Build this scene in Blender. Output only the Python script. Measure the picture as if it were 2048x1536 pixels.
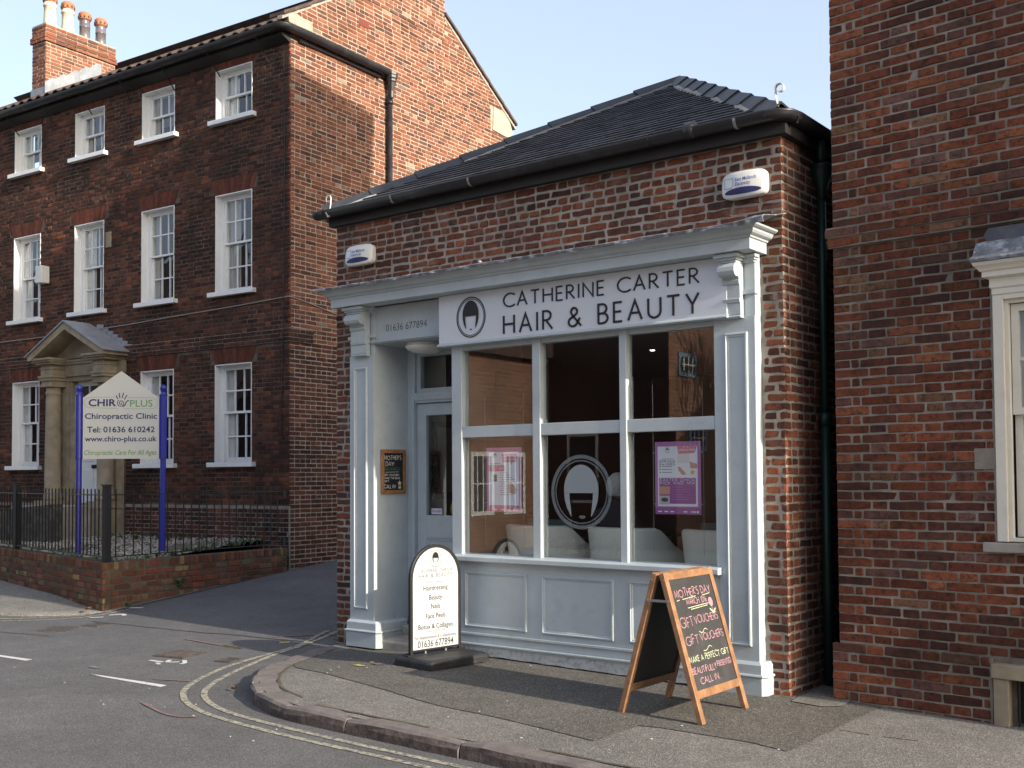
import bpy, bmesh, math, random
import numpy as np
from mathutils import Vector, Matrix
rad = math.radians
for o in list(bpy.data.objects):
    bpy.data.objects.remove(o)
SC = bpy.context.scene
COL = SC.collection
# ------------------------------------------------------------------ camera
CAM_LOC = Vector((3.485, -7.311, 1.56))
CAM_R = Vector((0.7880, 0.6156, -0.0066))
CAM_F = Vector((-0.6153, 0.7875, 0.0362))
cu = CAM_R.cross(CAM_F)
CAM_R = (CAM_R - CAM_F * CAM_R.dot(CAM_F) / CAM_F.length_squared).normalized()
CAM_F.normalize()
CAM_U = CAM_R.cross(CAM_F).normalized()
cd = bpy.data.cameras.new('camera')
cam = bpy.data.objects.new('camera', cd)
COL.objects.link(cam)
cam.matrix_world = Matrix(((CAM_R.x, CAM_U.x, -CAM_F.x, CAM_LOC.x),
                           (CAM_R.y, CAM_U.y, -CAM_F.y, CAM_LOC.y),
                           (CAM_R.z, CAM_U.z, -CAM_F.z, CAM_LOC.z), (0, 0, 0, 1)))
cd.sensor_width = 36.0
cd.lens = 2208 * 36 / 2048
cd.shift_y = 104.5 / 2048
cd.clip_start = 0.05
cd.clip_end = 2000
SC.camera = cam
# ------------------------------------------------------------------ sky, sun, exposure
SUN_EL, SUN_AZ = rad(21.0), rad(-2.6)          # azimuth from +X, counter-clockwise
W = bpy.data.worlds.new('World'); SC.world = W; W.use_nodes = True
nt = W.node_tree; nt.nodes.clear()
wo = nt.nodes.new('ShaderNodeOutputWorld'); bg = nt.nodes.new('ShaderNodeBackground')
sky = nt.nodes.new('ShaderNodeTexSky'); sky.sky_type = 'NISHITA'; sky.sun_disc = False
sky.sun_elevation = SUN_EL; sky.sun_rotation = rad(90) - SUN_AZ
sky.air_density = 1.0; sky.dust_density = 2.6; sky.ozone_density = 1.2; sky.altitude = 20
bg.inputs['Strength'].default_value = 0.15
hz = nt.nodes.new('ShaderNodeMix'); hz.data_type = 'RGBA'; hz.inputs[0].default_value = 0.40   # thin even veil of high cloud
hz.inputs[7].default_value = (2.45, 2.45, 2.75, 1); nt.links.new(sky.outputs[0], hz.inputs[6])
nt.links.new(hz.outputs[2], bg.inputs['Color']); nt.links.new(bg.outputs[0], wo.inputs['Surface'])
sd = bpy.data.lights.new('sun', 'SUN'); sd.energy = 3.1; sd.angle = rad(0.55); sd.color = (1.0, 0.90, 0.76)
sun = bpy.data.objects.new('sun', sd); COL.objects.link(sun)
SUN_DIR = Vector((math.cos(SUN_EL) * math.cos(SUN_AZ), math.cos(SUN_EL) * math.sin(SUN_AZ), math.sin(SUN_EL)))
sun.rotation_euler = (-SUN_DIR).to_track_quat('-Z', 'Y').to_euler(); sun.location = (30, -3, 20)
SC.view_settings.view_transform = 'Standard'; SC.view_settings.look = 'None'
SC.view_settings.exposure = 1.28; SC.view_settings.gamma = 1.0
SC.view_settings.use_curve_mapping = False
SC.render.engine = 'CYCLES'
SC.cycles.max_bounces = 8; SC.cycles.transparent_max_bounces = 12
SC.cycles.use_denoising = True
try: SC.cycles.denoiser = 'OPENIMAGEDENOISE'
except Exception: pass

rng = random.Random(7)
# ------------------------------------------------------------------ mesh helpers
class MB:
    def __init__(s): s.v = []; s.f = []; s.a = []
    def add(s, vs, fs, attr=None):
        n = len(s.v); s.v.extend([tuple(p) for p in vs])
        for f in fs:
            s.f.append(tuple(i + n for i in f)); s.a.append(0.0 if attr is None else attr)
        return s
    def box(s, x0, x1, y0, y1, z0, z1, attr=None):
        return s.add([(x0,y0,z0),(x1,y0,z0),(x1,y1,z0),(x0,y1,z0),(x0,y0,z1),(x1,y0,z1),(x1,y1,z1),(x0,y1,z1)],
              [(3,2,1,0),(4,5,6,7),(0,1,5,4),(1,2,6,5),(2,3,7,6),(3,0,4,7)], attr)
    def bar(s, a, b, w, h, up=(0,0,1)):
        """square bar from a to b, w across, h along up"""
        a = Vector(a); b = Vector(b); d = (b - a).normalized(); up = Vector(up)
        r = d.cross(up)
        if r.length < 1e-4: r = d.cross(Vector((1,0,0)))
        r.normalize(); u = r.cross(d).normalized()
        q = []
        for p in (a, b):
            for sx, sy in ((-1,-1),(1,-1),(1,1),(-1,1)):
                q.append(p + r * (sx * w / 2) + u * (sy * h / 2))
        return s.add(q, [(3,2,1,0),(4,5,6,7),(0,1,5,4),(1,2,6,5),(2,3,7,6),(3,0,4,7)])
    def tube(s, path, r, n=8, cap=True, closed=False):
        path = [Vector(p) for p in path]; m = len(path); rr = r if isinstance(r, (list, tuple)) else [r] * m
        vs = []; fs = []; prev = None
        for i, p in enumerate(path):
            if closed: d = path[(i+1) % m] - path[i-1]
            else: d = path[min(i+1, m-1)] - path[max(i-1, 0)]
            d.normalize()
            if prev is None:
                u = d.cross(Vector((0,0,1)))
                if u.length < 1e-3: u = d.cross(Vector((1,0,0)))
            else: u = prev - d * prev.dot(d)
            u.normalize(); prev = u; w = d.cross(u)
            for k in range(n):
                t = 2 * math.pi * k / n
                vs.append(p + (u * math.cos(t) + w * math.sin(t)) * rr[i])
        for i in range(m if closed else m - 1):
            j = (i + 1) % m
            for k in range(n):
                l = (k + 1) % n
                fs.append((i*n+k, i*n+l, j*n+l, j*n+k))
        if cap and not closed:
            fs.append(tuple(range(n))[::-1]); fs.append(tuple(range((m-1)*n, m*n)))
        return s.add(vs, fs)
    def lathe(s, prof, c, n=16):
        vs = []; fs = []; m = len(prof)
        for r, z in prof:
            for k in range(n):
                t = 2 * math.pi * k / n
                vs.append((c[0] + r * math.cos(t), c[1] + r * math.sin(t), c[2] + z))
        for i in range(m - 1):
            for k in range(n):
                l = (k + 1) % n
                fs.append((i*n+k, i*n+l, (i+1)*n+l, (i+1)*n+k))
        fs.append(tuple(range(n))[::-1]); fs.append(tuple(range((m-1)*n, m*n)))
        return s.add(vs, fs)
    def prism(s, pts, off):
        """polygon pts (3d) extruded by vector off"""
        n = len(pts); pts = [Vector(p) for p in pts]; off = Vector(off)
        vs = pts + [p + off for p in pts]
        fs = [tuple(range(n))[::-1], tuple(range(n, 2*n))]
        for i in range(n):
            j = (i + 1) % n
            fs.append((i, j, n + j, n + i))
        return s.add(vs, fs)
    def sweep(s, rows, closed=False):
        """rows: list of equal-length point rows -> quad grid"""
        m = len(rows); n = len(rows[0]); vs = [p for r in rows for p in r]; fs = []
        for i in range(m - 1):
            for k in range(n if closed else n - 1):
                l = (k + 1) % n
                fs.append((i*n+k, i*n+l, (i+1)*n+l, (i+1)*n+k))
        return s.add(vs, fs)
    def mesh(s, name, mat=None, smooth=False, attr=False):
        me = bpy.data.meshes.new(name)
        me.from_pydata(s.v, [], s.f)
        if attr:
            at = me.attributes.new('rnd', 'FLOAT', 'FACE')
            at.data.foreach_set('value', s.a)
        if mat: me.materials.append(mat)
        if smooth:
            me.polygons.foreach_set('use_smooth', [True] * len(me.polygons))
        me.update()
        return me
    def build(s, name, mat=None, parent=None, smooth=False, bevel=0, attr=False, fix=True):
        me = s.mesh(name, mat, smooth, attr)
        if fix and not attr:
            bm = bmesh.new(); bm.from_mesh(me); bmesh.ops.recalc_face_normals(bm, faces=bm.faces); bm.to_mesh(me); bm.free()
        return link(name, me, parent, bevel)
def link(name, me, parent=None, bevel=0):
    o = bpy.data.objects.new(name, me); COL.objects.link(o)
    if parent is not None: o.parent = parent
    if bevel:
        b = o.modifiers.new('bevel', 'BEVEL'); b.width = bevel; b.segments = 2; b.limit_method = 'ANGLE'; b.angle_limit = rad(40)
    return o
def thing(name, label, cat, loc=(0,0,0), rz=0.0, group=None):
    o = bpy.data.objects.new(name, None); COL.objects.link(o)
    o.location = loc; o.rotation_euler = (0, 0, rz); o.empty_display_size = 0.2
    o['label'] = label; o['category'] = cat
    if group: o['group'] = group
    return o
def tag(o, label, cat, group=None):
    o['label'] = label; o['category'] = cat
    if group: o['group'] = group
    return o
def kind(o, k):
    o['kind'] = k; return o
def sst(a, b, x):
    t = max(0.0, min(1.0, (x - a) / (b - a))); return t * t * (3 - 2 * t)
def catmull(pts, n=6):
    out = []; P = [Vector((p[0], p[1], p[2] if len(p) > 2 else 0)) for p in pts]
    for i in range(len(P) - 1):
        a = P[max(i-1, 0)]; b = P[i]; c = P[i+1]; d = P[min(i+2, len(P)-1)]
        for k in range(n):
            t = k / n
            out.append(0.5 * ((2*b) + (c - a) * t + (2*a - 5*b + 4*c - d) * t*t + (3*b - a - 3*c + d) * t**3))
    out.append(P[-1]); return out

# ------------------------------------------------------------------ material helpers
def newmat(name):
    m = bpy.data.materials.new(name); m.use_nodes = True
    n = m.node_tree.nodes; b = n['Principled BSDF']
    return m, m.node_tree, n, b
def N(nt, t, **kw):
    x = nt.nodes.new(t)
    for k, v in kw.items(): setattr(x, k, v)
    return x
def pos(nt): return N(nt, 'ShaderNodeNewGeometry').outputs['Position']
def noise(nt, vec, scale, detail=3.0, rough=0.55):
    x = N(nt, 'ShaderNodeTexNoise'); x.inputs['Scale'].default_value = scale
    x.inputs['Detail'].default_value = detail; x.inputs['Roughness'].default_value = rough
    nt.links.new(vec, x.inputs['Vector']); return x.outputs['Fac']
def ramp(nt, fac, stops, mode='LINEAR'):
    r = N(nt, 'ShaderNodeValToRGB'); r.color_ramp.interpolation = mode
    e = r.color_ramp.elements
    while len(e) < len(stops): e.new(0.5)
    for i, (p, c) in enumerate(stops):
        e[i].position = p
        e[i].color = (c, c, c, 1) if isinstance(c, (int, float)) else (*c, 1)
    nt.links.new(fac, r.inputs['Fac']); return r.outputs['Color']
def mix(nt, fac, a, b, mode='MIX'):
    m = N(nt, 'ShaderNodeMix', data_type='RGBA', blend_type=mode, clamp_factor=True)
    for k, val in ((0, fac), (6, a), (7, b)):
        sock = m.inputs[k]
        if isinstance(val, (int, float)): sock.default_value = val if k == 0 else (val, val, val, 1)
        elif isinstance(val, tuple): sock.default_value = (*val, 1)
        else: nt.links.new(val, sock)
    return m.outputs[2]
def math_(nt, op, a, b=None):
    m = N(nt, 'ShaderNodeMath', operation=op)
    for i, v in enumerate((a, b)):
        if v is None: continue
        if isinstance(v, (int, float)): m.inputs[i].default_value = v
        else: nt.links.new(v, m.inputs[i])
    return m.outputs[0]
def bump(nt, b, h, strength, dist=0.01):
    x = N(nt, 'ShaderNodeBump'); x.inputs['Strength'].default_value = strength; x.inputs['Distance'].default_value = dist
    nt.links.new(h, x.inputs['Height']); nt.links.new(x.outputs[0], b.inputs['Normal'])
def simple(name, col, rough=0.6, var=0.0, vs=6.0, metal=0.0, bmp=None, dirt=None, spec=None):
    """plain stuff with a little real variation; dirt=(scale, amount, colour)"""
    m, t, n, b = newmat(name)
    b.inputs['Roughness'].default_value = rough; b.inputs['Metallic'].default_value = metal
    if spec is not None: b.inputs['Specular IOR Level'].default_value = spec
    c = (*col, 1); b.inputs['Base Color'].default_value = c
    out = None
    if var:
        p = pos(t)
        f = noise(t, p, vs, 4)
        lo = tuple(x * (1 - var) for x in col); hi = tuple(min(1, x * (1 + var)) for x in col)
        out = ramp(t, f, [(0.3, lo), (0.7, hi)])
    if dirt:
        p = pos(t); f = noise(t, p, dirt[0], 5, 0.65)
        k = ramp(t, f, [(0.5, 0.0), (0.72, dirt[1])])
        out = mix(t, k, out if out is not None else col, dirt[2])
    if out is not None: t.links.new(out, b.inputs['Base Color'])
    if bmp: bump(t, b, noise(t, pos(t), bmp[0], 4), bmp[1], 0.005)
    return m
def brick_mat(name, stops, soot=0.0, soot_col=(0.02,0.017,0.015), edge=0.35, pale=0.0, blot=0.35):
    m, t, n, b = newmat(name); b.inputs['Roughness'].default_value = 0.92
    b.inputs['Specular IOR Level'].default_value = 0.15
    a = N(t, 'ShaderNodeAttribute', attribute_name='rnd'); oi = N(t, 'ShaderNodeObjectInfo')
    f = math_(t, 'FRACT', math_(t, 'ADD', a.outputs['Fac'], oi.outputs['Random']))
    c = ramp(t, f, stops, 'CONSTANT')
    p = pos(t)
    f2 = noise(t, p, 38, 5, 0.7)
    c = mix(t, ramp(t, f2, [(0.42, 0.0), (0.68, edge)]), c, (0.035, 0.022, 0.018))
    f7 = noise(t, p, 21, 6, 0.78)
    c = mix(t, ramp(t, f7, [(0.50, 0.0), (0.60, blot)]), c, (0.030, 0.020, 0.018))
    f3 = noise(t, p, 17, 3)
    c = mix(t, ramp(t, f3, [(0.35, 0.0), (0.75, 0.55)]), c, mix(t, 0.5, c, (0.30, 0.10, 0.05)), 'MIX')
    f5 = math_(t, 'FRACT', math_(t, 'MULTIPLY', f, 17.3))
    c = mix(t, 1.0, c, ramp(t, f5, [(0.0, 0.72), (1.0, 1.22)]), 'MULTIPLY')
    if soot:
        f4 = noise(t, p, 0.9, 5, 0.7)
        c = mix(t, ramp(t, f4, [(0.40, 0.0), (0.62, soot)]), c, soot_col)
    if pale:
        f6 = noise(t, p, 3.1, 5, 0.7)
        c = mix(t, ramp(t, f6, [(0.55, 0.0), (0.75, pale)]), c, (0.42, 0.33, 0.27))
    t.links.new(c, b.inputs['Base Color'])
    bump(t, b, noise(t, p, 130, 4, 0.7), 0.6, 0.004)
    return m
def mortar_mat(name, col, var=0.25, dark=None):
    m, t, n, b = newmat(name); b.inputs['Roughness'].default_value = 0.95
    b.inputs['Specular IOR Level'].default_value = 0.1
    p = pos(t)
    c = ramp(t, noise(t, p, 9, 5, 0.7), [(0.3, tuple(x*(1-var) for x in col)), (0.7, tuple(x*(1+var) for x in col))])
    if dark:
        c = mix(t, ramp(t, noise(t, p, 0.8, 5, 0.7), [(0.4, 0.0), (0.6, dark)]), c, (0.03, 0.025, 0.02))
    t.links.new(c, b.inputs['Base Color'])
    bump(t, b, noise(t, p, 160, 4, 0.7), 0.7, 0.004)
    return m
def wall_tex_mat(name, c1, c2, mort, scale=1.0):
    """far brick surfaces: brick texture laid on x+y / z"""
    m, t, n, b = newmat(name); b.inputs['Roughness'].default_value = 0.9
    s = N(t, 'ShaderNodeSeparateXYZ'); t.links.new(pos(t), s.inputs[0])
    cx = N(t, 'ShaderNodeCombineXYZ')
    t.links.new(math_(t, 'ADD', s.outputs[0], s.outputs[1]), cx.inputs[0]); t.links.new(s.outputs[2], cx.inputs[1])
    br = N(t, 'ShaderNodeTexBrick'); t.links.new(cx.outputs[0], br.inputs['Vector'])
    br.inputs['Scale'].default_value = 1.0; br.inputs['Brick Width'].default_value = 0.23 * scale
    br.inputs['Row Height'].default_value = 0.068 * scale; br.inputs['Mortar Size'].default_value = 0.006 * scale
    br.inputs['Color1'].default_value = (*c1, 1); br.inputs['Color2'].default_value = (*c2, 1); br.inputs['Mortar'].default_value = (*mort, 1)
    c = mix(t, ramp(t, noise(t, pos(t), 1.2, 5, 0.7), [(0.35, 0.0), (0.7, 0.5)]), br.outputs['Color'], (0.05, 0.03, 0.025))
    t.links.new(c, b.inputs['Base Color']); return m
def glass_mat(name, ior=1.55, tint=(0.93,0.96,0.95), wav=0.0, ws=1.5, refl=1.0):
    m, t, n, b = newmat(name); t.nodes.remove(b)
    o = [x for x in t.nodes if x.type == 'OUTPUT_MATERIAL'][0]
    tr = N(t, 'ShaderNodeBsdfTransparent'); tr.inputs[0].default_value = (*tint, 1)
    gl = N(t, 'ShaderNodeBsdfGlossy'); gl.inputs['Roughness'].default_value = 0.0
    gl.inputs['Color'].default_value = (refl, refl, refl, 1)
    fr = N(t, 'ShaderNodeFresnel'); t.links.new(math_(t, 'POWER', ior, math_(t, 'SUBTRACT', 1.0, math_(t, 'MULTIPLY', N(t, 'ShaderNodeNewGeometry').outputs['Backfacing'], 2.0))), fr.inputs['IOR'])   # same sheet of glass from both sides
    mx = N(t, 'ShaderNodeMixShader')
    t.links.new(fr.outputs[0], mx.inputs[0]); t.links.new(tr.outputs[0], mx.inputs[1]); t.links.new(gl.outputs[0], mx.inputs[2])
    if wav:
        x = N(t, 'ShaderNodeBump'); x.inputs['Strength'].default_value = wav; x.inputs['Distance'].default_value = 0.02
        t.links.new(noise(t, pos(t), ws, 2), x.inputs['Height']); t.links.new(x.outputs[0], gl.inputs['Normal'])
    t.links.new(mx.outputs[0], o.inputs['Surface']); return m
def emit_mat(name, col, s):
    m, t, n, b = newmat(name)
    b.inputs['Base Color'].default_value = (*col, 1); b.inputs['Emission Color'].default_value = (*col, 1); b.inputs['Emission Strength'].default_value = s
    return m

# ------------------------------------------------------------------ bricks
BR_N = 10
def brick_unit(L, H, D, wob, inset, nper=(3,1)):
    """one brick: x along, front at y=0, back at y=D, uneven outline"""
    r = rng.random
    pts = []
    nx, nz = nper
    def J(): return (r() - 0.5) * 2 * wob
    hx, hz = L/2, H/2; c = min(H*0.14, 0.009) * (0.4 + wob * 120)
    c = min(c, H*0.3)
    for i in range(nx): pts.append((-hx + c + (2*hx - 2*c) * (i / (nx-1) if nx > 1 else .5) + J(), -hz + J()))
    pts.append((hx + J(), -hz + c + J() * .4)); pts.append((hx + J(), hz - c + J() * .4))
    for i in range(nx): pts.append((hx - c - (2*hx - 2*c) * (i / (nx-1) if nx > 1 else .5) + J(), hz + J()))
    pts.append((-hx + J(), hz - c + J() * .4)); pts.append((-hx + J(), -hz + c + J() * .4))
    n = len(pts)
    tilt = (r() - .5) * 0.006 * (1 if wob > 0.001 else 0.5); tz = (r() - .5) * 0.02
    v = [(x, D, z) for x, z in pts]
    v += [(x, inset * 1.5, z) for x, z in pts]
    k = 1 - 2 * inset / H
    v += [(x - math.copysign(inset, x), tilt * x / max(L, .01) * 2 + tz * z, z * k) for x, z in pts]
    f = []
    for a in (0, 1):
        for i in range(n):
            j = (i + 1) % n
            f.append((a*n+i, a*n+j, (a+1)*n+j, (a+1)*n+i))
    f.append(tuple(range(2*n, 3*n)))
    return v, f
class BrickSet:
    """unit shapes of one kind of brick, shared by all bricks cut to the same length class"""
    def __init__(s, name, mat, H, wob, inset, lens=(0.215, 0.10, 0.05), D=0.03, nv=7):
        s.lens = lens; s.H = H; s.units = {}; s.me = {}; s.mat = mat; s.name = name
        for L in lens:
            s.units[L] = [brick_unit(L, H, D, wob, inset, (4 if L > .15 else 2, 1)) for _ in range(nv)]
    def pick(s, L): return min(s.lens, key=lambda a: abs(math.log(a / L)))
    def mesh(s, L, i):
        if (L, i) not in s.me:
            mb = MB(); mb.add(*s.units[L][i]); s.me[(L, i)] = mb.mesh('brick', s.mat)
        return s.me[(L, i)]
def bond(zs, s0f, s1f, pat, j=0.011, jit=0.004, S=0.215, Hd=0.10, seed=1, closer=True):
    """courses -> (s0,s1,z0,z1); pat: 'flemish', 'garden', 'stretcher', 'mixed'"""
    R = random.Random(seed); out = []
    for i, (z0, z1) in enumerate(zs):
        a, b = s0f((z0+z1)/2), s1f((z0+z1)/2)
        s = a; k = 0; seq = []
        hdr = (pat == 'garden' and i % 4 == 2) or (pat == 'mixed' and R.random() < 0.22)
        if pat == 'flemish':
            if i % 2: seq = [Hd, Hd * .5] if closer else [S*.75]
        elif pat in ('garden', 'mixed') and not hdr:
            seq = [[S], [Hd], [S*.72], [S*.4]][R.randrange(4) if pat == 'mixed' else (i % 2)][:]
        while s < b - 0.02:
            if k < len(seq): L = seq[k]
            elif pat == 'flemish': L = S if (k - len(seq)) % 2 == 0 else Hd
            elif hdr: L = Hd
            elif pat == 'mixed': L = S if R.random() < .72 else Hd if R.random() < .7 else S*.7
            else: L = S if R.random() < .93 else Hd
            k += 1
            e = min(s + L + (R.random() - .5) * 2 * jit, b)
            if e - s > 0.025: out.append((s, e, z0 + (R.random()-.5)*jit*.6, z1 + (R.random()-.5)*jit*.6))
            s = e + j
    return out
def courses(z0, z1, g, j=0.011):
    out = []; z = z0
    while z + g - j < z1 + 0.004:
        out.append((z, z + g - j)); z += g
    return out
def cut(br, rects):
    for (r0, r1, q0, q1) in rects:
        nb = []
        for (a, b, c, d) in br:
            m = (c + d) / 2
            if q0 < m < q1 and a < r1 and b > r0:
                if a < r0 - 0.03: nb.append((a, r0 - 0.004, c, d))
                if b > r1 + 0.03: nb.append((r1 + 0.004, b, c, d))
            else: nb.append((a, b, c, d))
        br = nb
    return br
def face_place(br, o, t, nrm, bset, seed=1, proud=0.003, rough=0.003):
    """bricks on a vertical face -> placed list (4x4, unit key, rnd, centre)"""
    R = random.Random(seed); out = []
    t = Vector((t[0], t[1], 0)).normalized(); nn = Vector((nrm[0], nrm[1], 0)).normalized(); inw = -nn
    o = Vector((o[0], o[1], 0))
    for (a, b, c, d) in br:
        L = b - a; key = bset.pick(L); i = R.randrange(len(bset.units[key]))
        ctr = o + t * ((a + b) / 2) + Vector((0, 0, (c + d) / 2)) + nn * (proud + (R.random() - .5) * 2 * rough)
        sx = L / key; sz = (d - c) / bset.H
        if R.random() < .5: sx = sx
        M = Matrix(((t.x*sx, inw.x, 0, ctr.x), (t.y*sx, inw.y, 0, ctr.y), (0, 0, sz, ctr.z), (0, 0, 0, 1)))
        out.append((M, bset, key, i, R.random(), ctr, L, d - c, nn))
    return out
def view_size(Mw, ctr, L, h, nn):
    p = Mw @ ctr; q = p - CAM_LOC; z = q.dot(CAM_F)
    if z < 0.3: return 0
    x = q.dot(CAM_R) / z * 2208 + 1024; y = 872.5 - q.dot(CAM_U) / z * 2208
    if not (-10 < x < 2058 and -10 < y < 1546): return 0
    n = (Mw.to_3x3() @ nn); c = -n.dot(q.normalized())
    if c < 0.02: return 0
    return L * h * c * (2208 / z) ** 2
def emit_bricks(parent, placed, Mw, limit=300, hide=None, name='brick', mass='brick_mass', use=None):
    """largest in the photo as parts, the rest joined"""
    sc = []
    for k, p in enumerate(placed):
        a = view_size(Mw, p[5], p[6], p[7], p[8])
        if hide and hide(p[5], p[8]): a = 0
        sc.append((a, k))
    sc.sort(reverse=True)
    single = set(k for a, k in sc[:limit] if a > 0)
    masses = {}
    for k, p in enumerate(placed):
        M, bs, key, i, r, *_ = p
        if k in single:
            o = bpy.data.objects.new(name, bs.mesh(key, i)); COL.objects.link(o)
            o.parent = parent; o.matrix_local = M
        else:
            vs, fs = bs.units[key][i]
            mb = masses.setdefault(bs.name, (MB(), bs))[0]
            A = np.array(vs); Mn = np.array(M)
            mb.add((A @ Mn[:3, :3].T + Mn[:3, 3]).tolist(), fs, r)
    for nm, (mb, bs) in masses.items():
        kind(mb.build(mass, bs.mat, parent, attr=True), 'stuff')
    return len(single)
# ------------------------------------------------------------------ materials
M_paint = simple('grey_green_paint', (0.43,0.485,0.51), 0.45, 0.06, 3.0, dirt=(7.0, 0.30, (0.30,0.31,0.30)), bmp=(35, 0.15))
M_paint_low = simple('grey_paint_weathered', (0.44,0.47,0.475), 0.6, 0.08, 4.0, dirt=(26.0, 0.75, (0.12,0.11,0.10)), bmp=(40, 0.25))
M_sign = simple('sign_paint', (0.60,0.64,0.69), 0.4, 0.02, 2.0)
M_white = simple('white_gloss_paint', (0.80,0.81,0.80), 0.4, 0.03, 4.0, dirt=(9.0, 0.12, (0.45,0.44,0.42)))
M_cream = simple('cream_paint', (0.72,0.68,0.58), 0.45, 0.04, 4.0, dirt=(7.0, 0.2, (0.40,0.37,0.30)))
M_black = simple('black_lettering', (0.012,0.012,0.016), 0.35)
M_blackpipe = simple('black_plastic', (0.016,0.016,0.018), 0.38, 0.2, 9.0, dirt=(4.0, 0.35, (0.09,0.085,0.08)))
M_blackwood = simple('black_board', (0.014,0.013,0.013), 0.6, 0.25, 6.0)
M_iron = simple('black_iron', (0.012,0.012,0.014), 0.45)
M_slate = simple('dark_slate', (0.030,0.031,0.035), 0.65, 0.45, 7.0, dirt=(3.0, 0.3, (0.10,0.10,0.09)), bmp=(50, 0.3))
M_hip = simple('hip_tile_clay', (0.035,0.036,0.040), 0.55, 0.3, 5.0, dirt=(6.0, 0.3, (0.13,0.125,0.11)))
M_mortarlump = simple('bedding_mortar', (0.34,0.32,0.28), 0.95, 0.2, 12.0, bmp=(60, 0.5))
M_lead = simple('lead_sheet', (0.17,0.18,0.20), 0.5, 0.35, 11.0, dirt=(16.0, 0.85, (0.62,0.63,0.64)), metal=0.3, bmp=(14, 0.5))
M_lead2 = simple('lead_roofing', (0.27,0.29,0.32), 0.5, 0.15, 5.0, dirt=(7.0, 0.4, (0.5,0.51,0.53)), metal=0.2)
M_stone = simple('buff_stone', (0.30,0.25,0.175), 0.9, 0.22, 5.0, dirt=(2.2, 0.6, (0.10,0.085,0.065)), bmp=(40, 0.4))
M_stone2 = simple('grey_stone', (0.33,0.31,0.27), 0.9, 0.2, 6.0, dirt=(5.0, 0.5, (0.12,0.11,0.09)), bmp=(50, 0.5))
M_paleston = simple('pale_kneeler_stone', (0.36,0.33,0.26), 0.9, 0.2, 9.0, dirt=(8.0, 0.4, (0.25,0.23,0.19)))
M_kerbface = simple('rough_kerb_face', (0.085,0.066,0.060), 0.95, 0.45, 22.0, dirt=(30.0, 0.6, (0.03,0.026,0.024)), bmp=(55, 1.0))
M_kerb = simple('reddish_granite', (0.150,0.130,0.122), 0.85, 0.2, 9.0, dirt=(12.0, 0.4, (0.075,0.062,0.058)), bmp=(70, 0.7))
M_lead3 = simple('dark_lead_apron', (0.075,0.08,0.095), 0.6, 0.2, 6.0, dirt=(7.0, 0.3, (0.2,0.21,0.23)))
M_pantile = simple('weathered_pantile', (0.085,0.055,0.042), 0.85, 0.4, 6.0, dirt=(3.5, 0.6, (0.05,0.045,0.04)))
M_terra = simple('terracotta', (0.45,0.17,0.085), 0.8, 0.15, 8.0)
M_creampot = simple('cream_clay', (0.62,0.55,0.43), 0.8, 0.12, 4.0)
M_silverpot = simple('glazed_dark_clay', (0.20,0.18,0.19), 0.22, 0.3, 3.0, metal=0.35)
M_wood = simple('varnished_pine', (0.28,0.150,0.078), 0.45, 0.3, 12.0, dirt=(22.0, 0.3, (0.16,0.06,0.025)), bmp=(80, 0.15))
M_wood2 = simple('oak_frame', (0.29,0.14,0.055), 0.5, 0.25, 14.0)
M_board = simple('chalkboard_slate', (0.034,0.035,0.037), 0.62, 0.15, 3.0, dirt=(4.0, 0.45, (0.085,0.085,0.088)))
M_board2 = simple('black_chalkboard', (0.012,0.012,0.013), 0.6)
M_rubber = simple('black_rubber', (0.014,0.014,0.016), 0.6, 0.25, 8.0, dirt=(9.0, 0.4, (0.09,0.085,0.08)), bmp=(60, 0.3))
M_steel = simple('grey_steel', (0.32,0.33,0.34), 0.4, 0.1, 8.0, metal=0.7)
M_signwhite = simple('white_sign_panel', (0.47,0.48,0.485), 0.45)
M_greytext = simple('grey_print', (0.018,0.018,0.02), 0.6)
M_greytext2 = simple('light_grey_print', (0.09,0.09,0.095), 0.6)
M_alarm = simple('white_plastic', (0.74,0.74,0.70), 0.35, 0.04, 7.0, dirt=(8.0, 0.2, (0.45,0.43,0.38)))
M_navy = simple('navy_print', (0.022,0.025,0.12), 0.4)
M_blueprint = simple('blue_print', (0.05,0.06,0.36), 0.4)
M_bluepost = simple('blue_enamel', (0.022,0.03,0.30), 0.28, 0.1, 4.0)
M_clinic = simple('ivory_panel', (0.66,0.65,0.575), 0.35, 0.02, 3.0)
M_green = simple('leaf_green_print', (0.17,0.36,0.09), 0.5)
M_greenpipe = simple('dark_green_pipe', (0.006,0.028,0.022), 0.45, 0.2, 6.0)
M_curtain2 = simple('dull_curtain', (0.42,0.39,0.36), 0.9, 0.12, 8.0)
M_curtain = simple('pale_net_curtain', (0.70,0.68,0.63), 0.9, 0.1, 8.0)
M_blind = simple('grey_green_blind', (0.30,0.30,0.29), 0.9, 0.1, 10.0)
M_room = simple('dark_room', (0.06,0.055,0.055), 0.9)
M_salonwall = simple('taupe_wall', (0.145,0.12,0.10), 0.85, 0.08, 1.5)
M_salonfloor = simple('dark_wood_floor', (0.10,0.07,0.05), 0.5, 0.3, 6.0)
M_salonceil = simple('grey_ceiling', (0.20,0.19,0.18), 0.9)
M_chair = simple('cream_leather', (0.80,0.82,0.74), 0.45, 0.05, 4.0)
M_cush = simple('teal_cushion', (0.06,0.12,0.13), 0.9)
M_skin = simple('skin', (0.48,0.29,0.22), 0.55)
M_hair = simple('white_hair', (0.62,0.60,0.58), 0.8, 0.2, 60.0, bmp=(90, 0.8))
M_navycloth = simple('dark_knit', (0.028,0.032,0.045), 0.95)
M_yellow = simple('yellow_plastic', (0.60,0.42,0.03), 0.4)
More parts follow.
